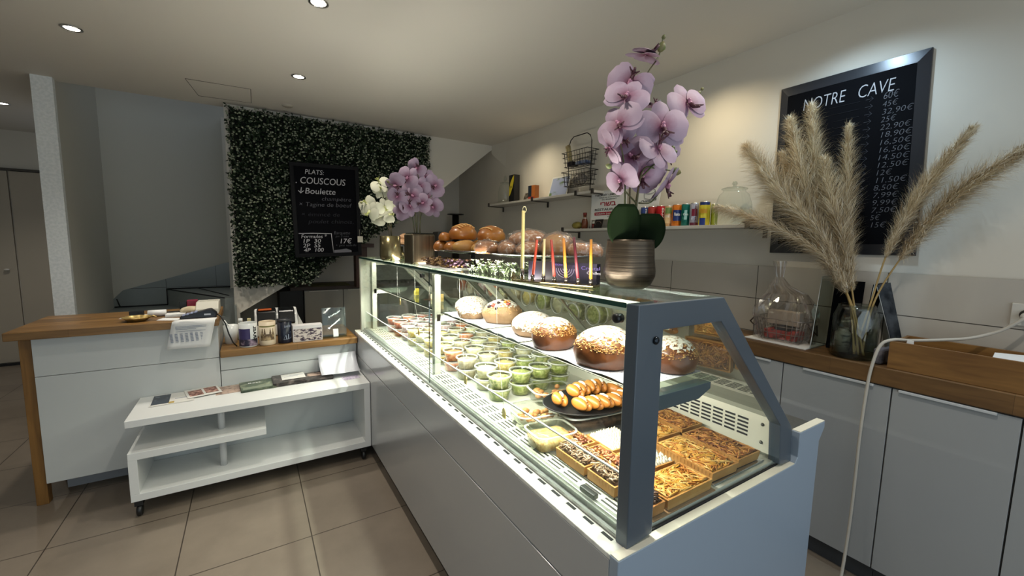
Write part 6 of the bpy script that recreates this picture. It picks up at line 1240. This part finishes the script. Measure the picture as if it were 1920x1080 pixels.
# glass vase with pampas
vz = thing('glass_vase', 'clear cylindrical glass vase on the right worktop holding the pampas grass', 'vase', (2.345, 0.748, ZR_))
MB().lathe([(0.0, 0.001), (0.078, 0.001), (0.085, 0.01), (0.085, 0.19), (0.072, 0.225), (0.068, 0.245), (0.065, 0.245), (0.069, 0.222), (0.081, 0.188), (0.081, 0.014), (0.0, 0.012)], (2.345, 0.748, ZR_), 44, cap=False).build('vase', glass('vase_glass', '#e4eae7', 0.9, 0.05, 0.02), vz)
strawm = [mat('pampas_dark', '#b39c7a', 0.8), mat('pampas_mid', '#d8c6a4', 0.8), mat('pampas_light', '#f0e6d2', 0.8)]; stemm = mat('pampas_stem', '#a58a56', 0.6)
PL = [([(2.331, 0.736, 1.015), (2.38, 0.795, 1.262), (2.36, 0.884, 1.486), (2.36, 0.971, 1.847), (2.38, 1.026, 2.191)], .055, 'tallest dense plume in the middle, reaching the board title', 1500),
      ([(2.396, 0.740, 1.015), (2.365, 0.792, 1.264), (2.33, 0.906, 1.536), (2.32, 1.012, 1.849), (2.34, 1.10, 2.138)], .06, 'wispy bright plume just left of the tallest one', 1300),
      ([(2.339, 0.723, 1.015), (2.36, 0.785, 1.252), (2.30, 0.921, 1.536), (2.28, 1.10, 1.803), (2.28, 1.279, 2.031)], .075, 'broad plume arching to the upper left across the wall', 1500),
      ([(2.339, 0.704, 1.015), (2.36, 0.781, 1.255), (2.29, 0.884, 1.46), (2.25, 1.121, 1.615), (2.25, 1.403, 1.719)], .045, 'lowest plume sweeping left in front of the glass jar', 900),
      ([(2.370, 0.731, 1.015), (2.39, 0.782, 1.26), (2.38, 0.818, 1.537), (2.38, 0.847, 1.785), (2.38, 0.863, 2.054)], .042, 'narrow upright plume right of the tallest one', 900),
      ([(2.383, 0.735, 1.015), (2.38, 0.778, 1.265), (2.34, 0.828, 1.537), (2.32, 0.878, 1.71), (2.33, 0.931, 1.914)], .055, 'shorter plume in front of the tallest one', 1200),
      ([(2.346, 0.706, 1.015), (2.39, 0.80, 1.261), (2.42, 0.90, 1.538), (2.43, 1.043, 1.756), (2.44, 1.174, 1.994)], .06, 'plume behind the others, close to the board frame', 1000),
      ([(2.338, 0.740, 1.015), (2.395, 0.715, 1.26), (2.40, 0.674, 1.503), (2.40, 0.588, 1.739), (2.40, 0.471, 1.963)], .04, 'slim plume leaning right beyond the board', 1300),
      ([(2.357, 0.716, 1.015), (2.40, 0.705, 1.26), (2.42, 0.621, 1.493), (2.42, 0.495, 1.711), (2.40, 0.30, 1.89)], .06, 'drooping plume at the far right running out of the picture', 1500),
      ([(2.366, 0.718, 1.015), (2.355, 0.785, 1.26), (2.29, 0.88, 1.535), (2.24, 1.025, 1.715), (2.22, 1.167, 1.884)], .055, 'foremost plume, leaning left towards the camera', 1200)]
for n_, (pts, wd, lb_, cnt) in enumerate(PL):
    t = thing('pampas_plume', 'beige pampas plume: ' + lb_, 'pampas grass', pts[0], 'pampas plumes in the glass vase'); path = smooth_path(pts, 10); N = len(path); r = random.Random(100+n_)
    MB().tube(path[:int(N*.9)], 0.005, 6, 0.0016).build('stem', stemm, t)
    mb = MB(); s0 = 0.28 if n_ not in (7, 8) else 0.45
    for k in range(int(cnt*4.2)):
        u = s0 + (1-s0)*r.random()**0.9; f = u*(N-1); i = min(int(f), N-2); p = path[i].lerp(path[i+1], f-i); d = (path[i+1]-path[i]).normalized()
        side = d.cross(Vector((r.gauss(0, 1), r.gauss(0, 1), r.gauss(0, 1)))).normalized(); env = math.sin(min(1, (u-s0)/(1-s0)*1.25+0.18)*PI*0.5)*(1-0.75*max(0, (u-0.72)/0.28))
        L = r.uniform(0.035, 0.10)*(0.55+0.5*env)*(1-0.45*max(0, (u-0.8)/0.2)); w0 = wd*1.9*env*r.uniform(0.05, 1.0); droop = Vector((r.gauss(0, .010), r.gauss(0, .010), r.gauss(-0.006, .010)-0.03*(n_ in (3, 8))*r.random())); wob = Vector((r.gauss(0, .005), r.gauss(0, .005), r.gauss(0, .005)))
        q0 = p; q1_ = p + d*L*0.40 + side*w0*0.45 + wob; q2_ = p + d*L*0.75 + side*w0*0.85 + droop*.4; q3_ = p + d*L + side*w0*1.15 + droop
        s_ = d.cross(side).normalized()*r.uniform(0.0004, 0.0009); mb.mi(r.choice((0, 1, 1, 2)))
        vv = [q0-s_, q0+s_, q1_+s_, q1_-s_, q2_+s_*.8, q2_-s_*.8, q3_]
        for v_ in vv: v_.x = min(v_.x, 2.504)   # the strands bend flat where they meet the wall
        mb.add(vv, [(0, 1, 2, 3), (3, 2, 4, 5), (5, 4, 6)])
    mb.build('plume', strawm, t)['kind'] = 'stuff'
# small jar behind the vase stems and scattered straws
o = MB().lathe([(0, .001), (.03, .001), (.032, .09), (.02, .10), (.02, .115), (0, .115)], (2.355, 0.795, ZR_+0.0145), 18).build('inner_jar', mat('jar_dull', '#8e877a', 0.3, noise=('#3d3a33', 18, .5, .6, (1, 1, 4)))); tag(o, 'small labelled jar standing inside the glass vase', 'jar')
# wooden box with envelopes
wbm = wood('pine_box', '#6a4824', '#916b3a', 'Y', 3.2, 0.45, 9, knot=((2.185, 0.505, 1.055), (0.001, 55, 110)))
t = thing('wooden_box', 'open knotty wooden box at the near end of the right worktop', 'box', (2.35, 0.30, ZR_)); za, zb = ZR_+0.0005, ZR_+0.115
MB().box(2.265, 2.277, 0.02, 0.60, za, zb).build('front_board', wood('pine_front', '#664522', '#8a6435', 'Y', 3.2, 0.45, 9, knot=((2.265, 0.50, 1.055), (0.001, 62, 120))), t, bevel=0.001)
MB().box(2.468, 2.480, 0.02, 0.60, za, zb+0.002).build('back_board', wbm, t, bevel=0.001)
MB().box(2.277, 2.468, 0.588, 0.60, za, zb).build('end_board', wbm, t, bevel=0.001); MB().box(2.277, 2.468, 0.02, 0.032, za, zb).build('end_board', wbm, t, bevel=0.001); MB().box(2.277, 2.468, 0.032, 0.588, za, za+0.008).build('bottom_board', wbm, t)
o = quad_slab(None, 'envelope', [(2.30, 0.33, ZR_+0.04), (2.30, 0.10, ZR_+0.05), (2.42, 0.10, ZR_+0.128), (2.42, 0.33, ZR_+0.108)], paper, 0.002); tag(o, 'white envelope sticking out of the open wooden box', 'envelope')
o = quad_slab(None, 'folded_note', [(2.30, 0.565, ZR_+0.03), (2.30, 0.53, ZR_+0.03), (2.305, 0.535, ZR_+0.125), (2.305, 0.555, ZR_+0.125)], paper, 0.002); tag(o, 'small folded white note peeking over the left end of the wooden box', 'note')
o = MB().prism([(2.29, 0.625), (2.29, 0.66), (2.40, 0.64), (2.40, 0.612)], 'Z', ZR_+0.001, ZR_+0.07).build('grey_cloth', mat('grey_fabric', '#4a474c', 0.9, noise=('#6b676c', 30, .4, .6)), None, bevel=0.01); tag(o, 'crumpled grey cloth between the chalk sign and the wooden box', 'cloth')
# socket and cable
t = thing('wall_socket', 'white round wall socket at the right edge above the worktop', 'socket', (2.52, 0.275, 1.255)); MB().box(2.510, 2.5195, 0.235, 0.317, 1.212, 1.298).build('plate', mat('socket_white', '#cfccc4', 0.3), t, bevel=0.002)
MB().lathe([(0.021, 0.0), (0.021, 0.0025), (0.0, -0.0)], (2.5098, 0.275, 1.255), 24, cap=False, mtx=Matrix.Rotation(-PI/2, 4, 'Y')).build('dark_ring', mat('socket_dark', '#3b3936', 0.4), t)
MB().lathe([(0.0, 0.0), (0.017, 0.0), (0.015, 0.03), (0.006, 0.04), (0.0, 0.04)], (2.508, 0.275, 1.25), 20, mtx=Matrix.Rotation(-PI/2, 4, 'Y')).build('plug', mat('plug_white', '#d9d6ce', 0.35), t)
cbl = MB().tube(smooth_path([(2.468, 0.275, 1.248), (2.45, 0.33, 1.19), (2.42, 0.40, 1.15), (2.38, 0.479, 1.130), (2.33, 0.55, 1.119), (2.275, 0.592, 1.1195), (2.25, 0.625, 1.09), (2.235, 0.642, 0.99), (2.228, 0.648, 0.872), (2.222, 0.651, 0.68), (2.217, 0.649, 0.487), (2.21, 0.648, 0.29), (2.19, 0.647, 0.12), (2.15, 0.64, 0.012), (2.05, 0.60, 0.0075), (1.95, 0.45, 0.0075)], 8), 0.0062, 8).build('power_cable', mat('cable_white', '#b9b3a8', 0.5)); tag(cbl, 'white power cable hanging from the socket over the worktop to the floor', 'cable')
# things in the dim corner under the stairs
t = thing('steel_pedestal', 'dark metal cake stand in the corner under the stairs', 'cake stand', (2.34, 5.15, 0.985)); MB().lathe([(0.0, 0.0), (0.09, 0.0), (0.08, 0.01), (0.05, 0.02), (0.045, 0.86), (0.0, 0.86)], (2.34, 5.15, 0.986), 20).lathe([(0.0, 0.86), (0.11, 0.865), (0.11, 0.875), (0, 0.875)], (2.34, 5.15, 0.986), 28).build('stand', mat('dark_steel', '#4a4844', 0.3, 0.8), t)
o = MB().box(2.02, 2.20, 4.98, 5.16, 0.986, 1.62).build('grey_appliance', mat('appliance_grey', '#6a6864', 0.5), None, bevel=0.01); tag(o, 'grey upright appliance under the stairs behind the golden loaves', 'appliance')
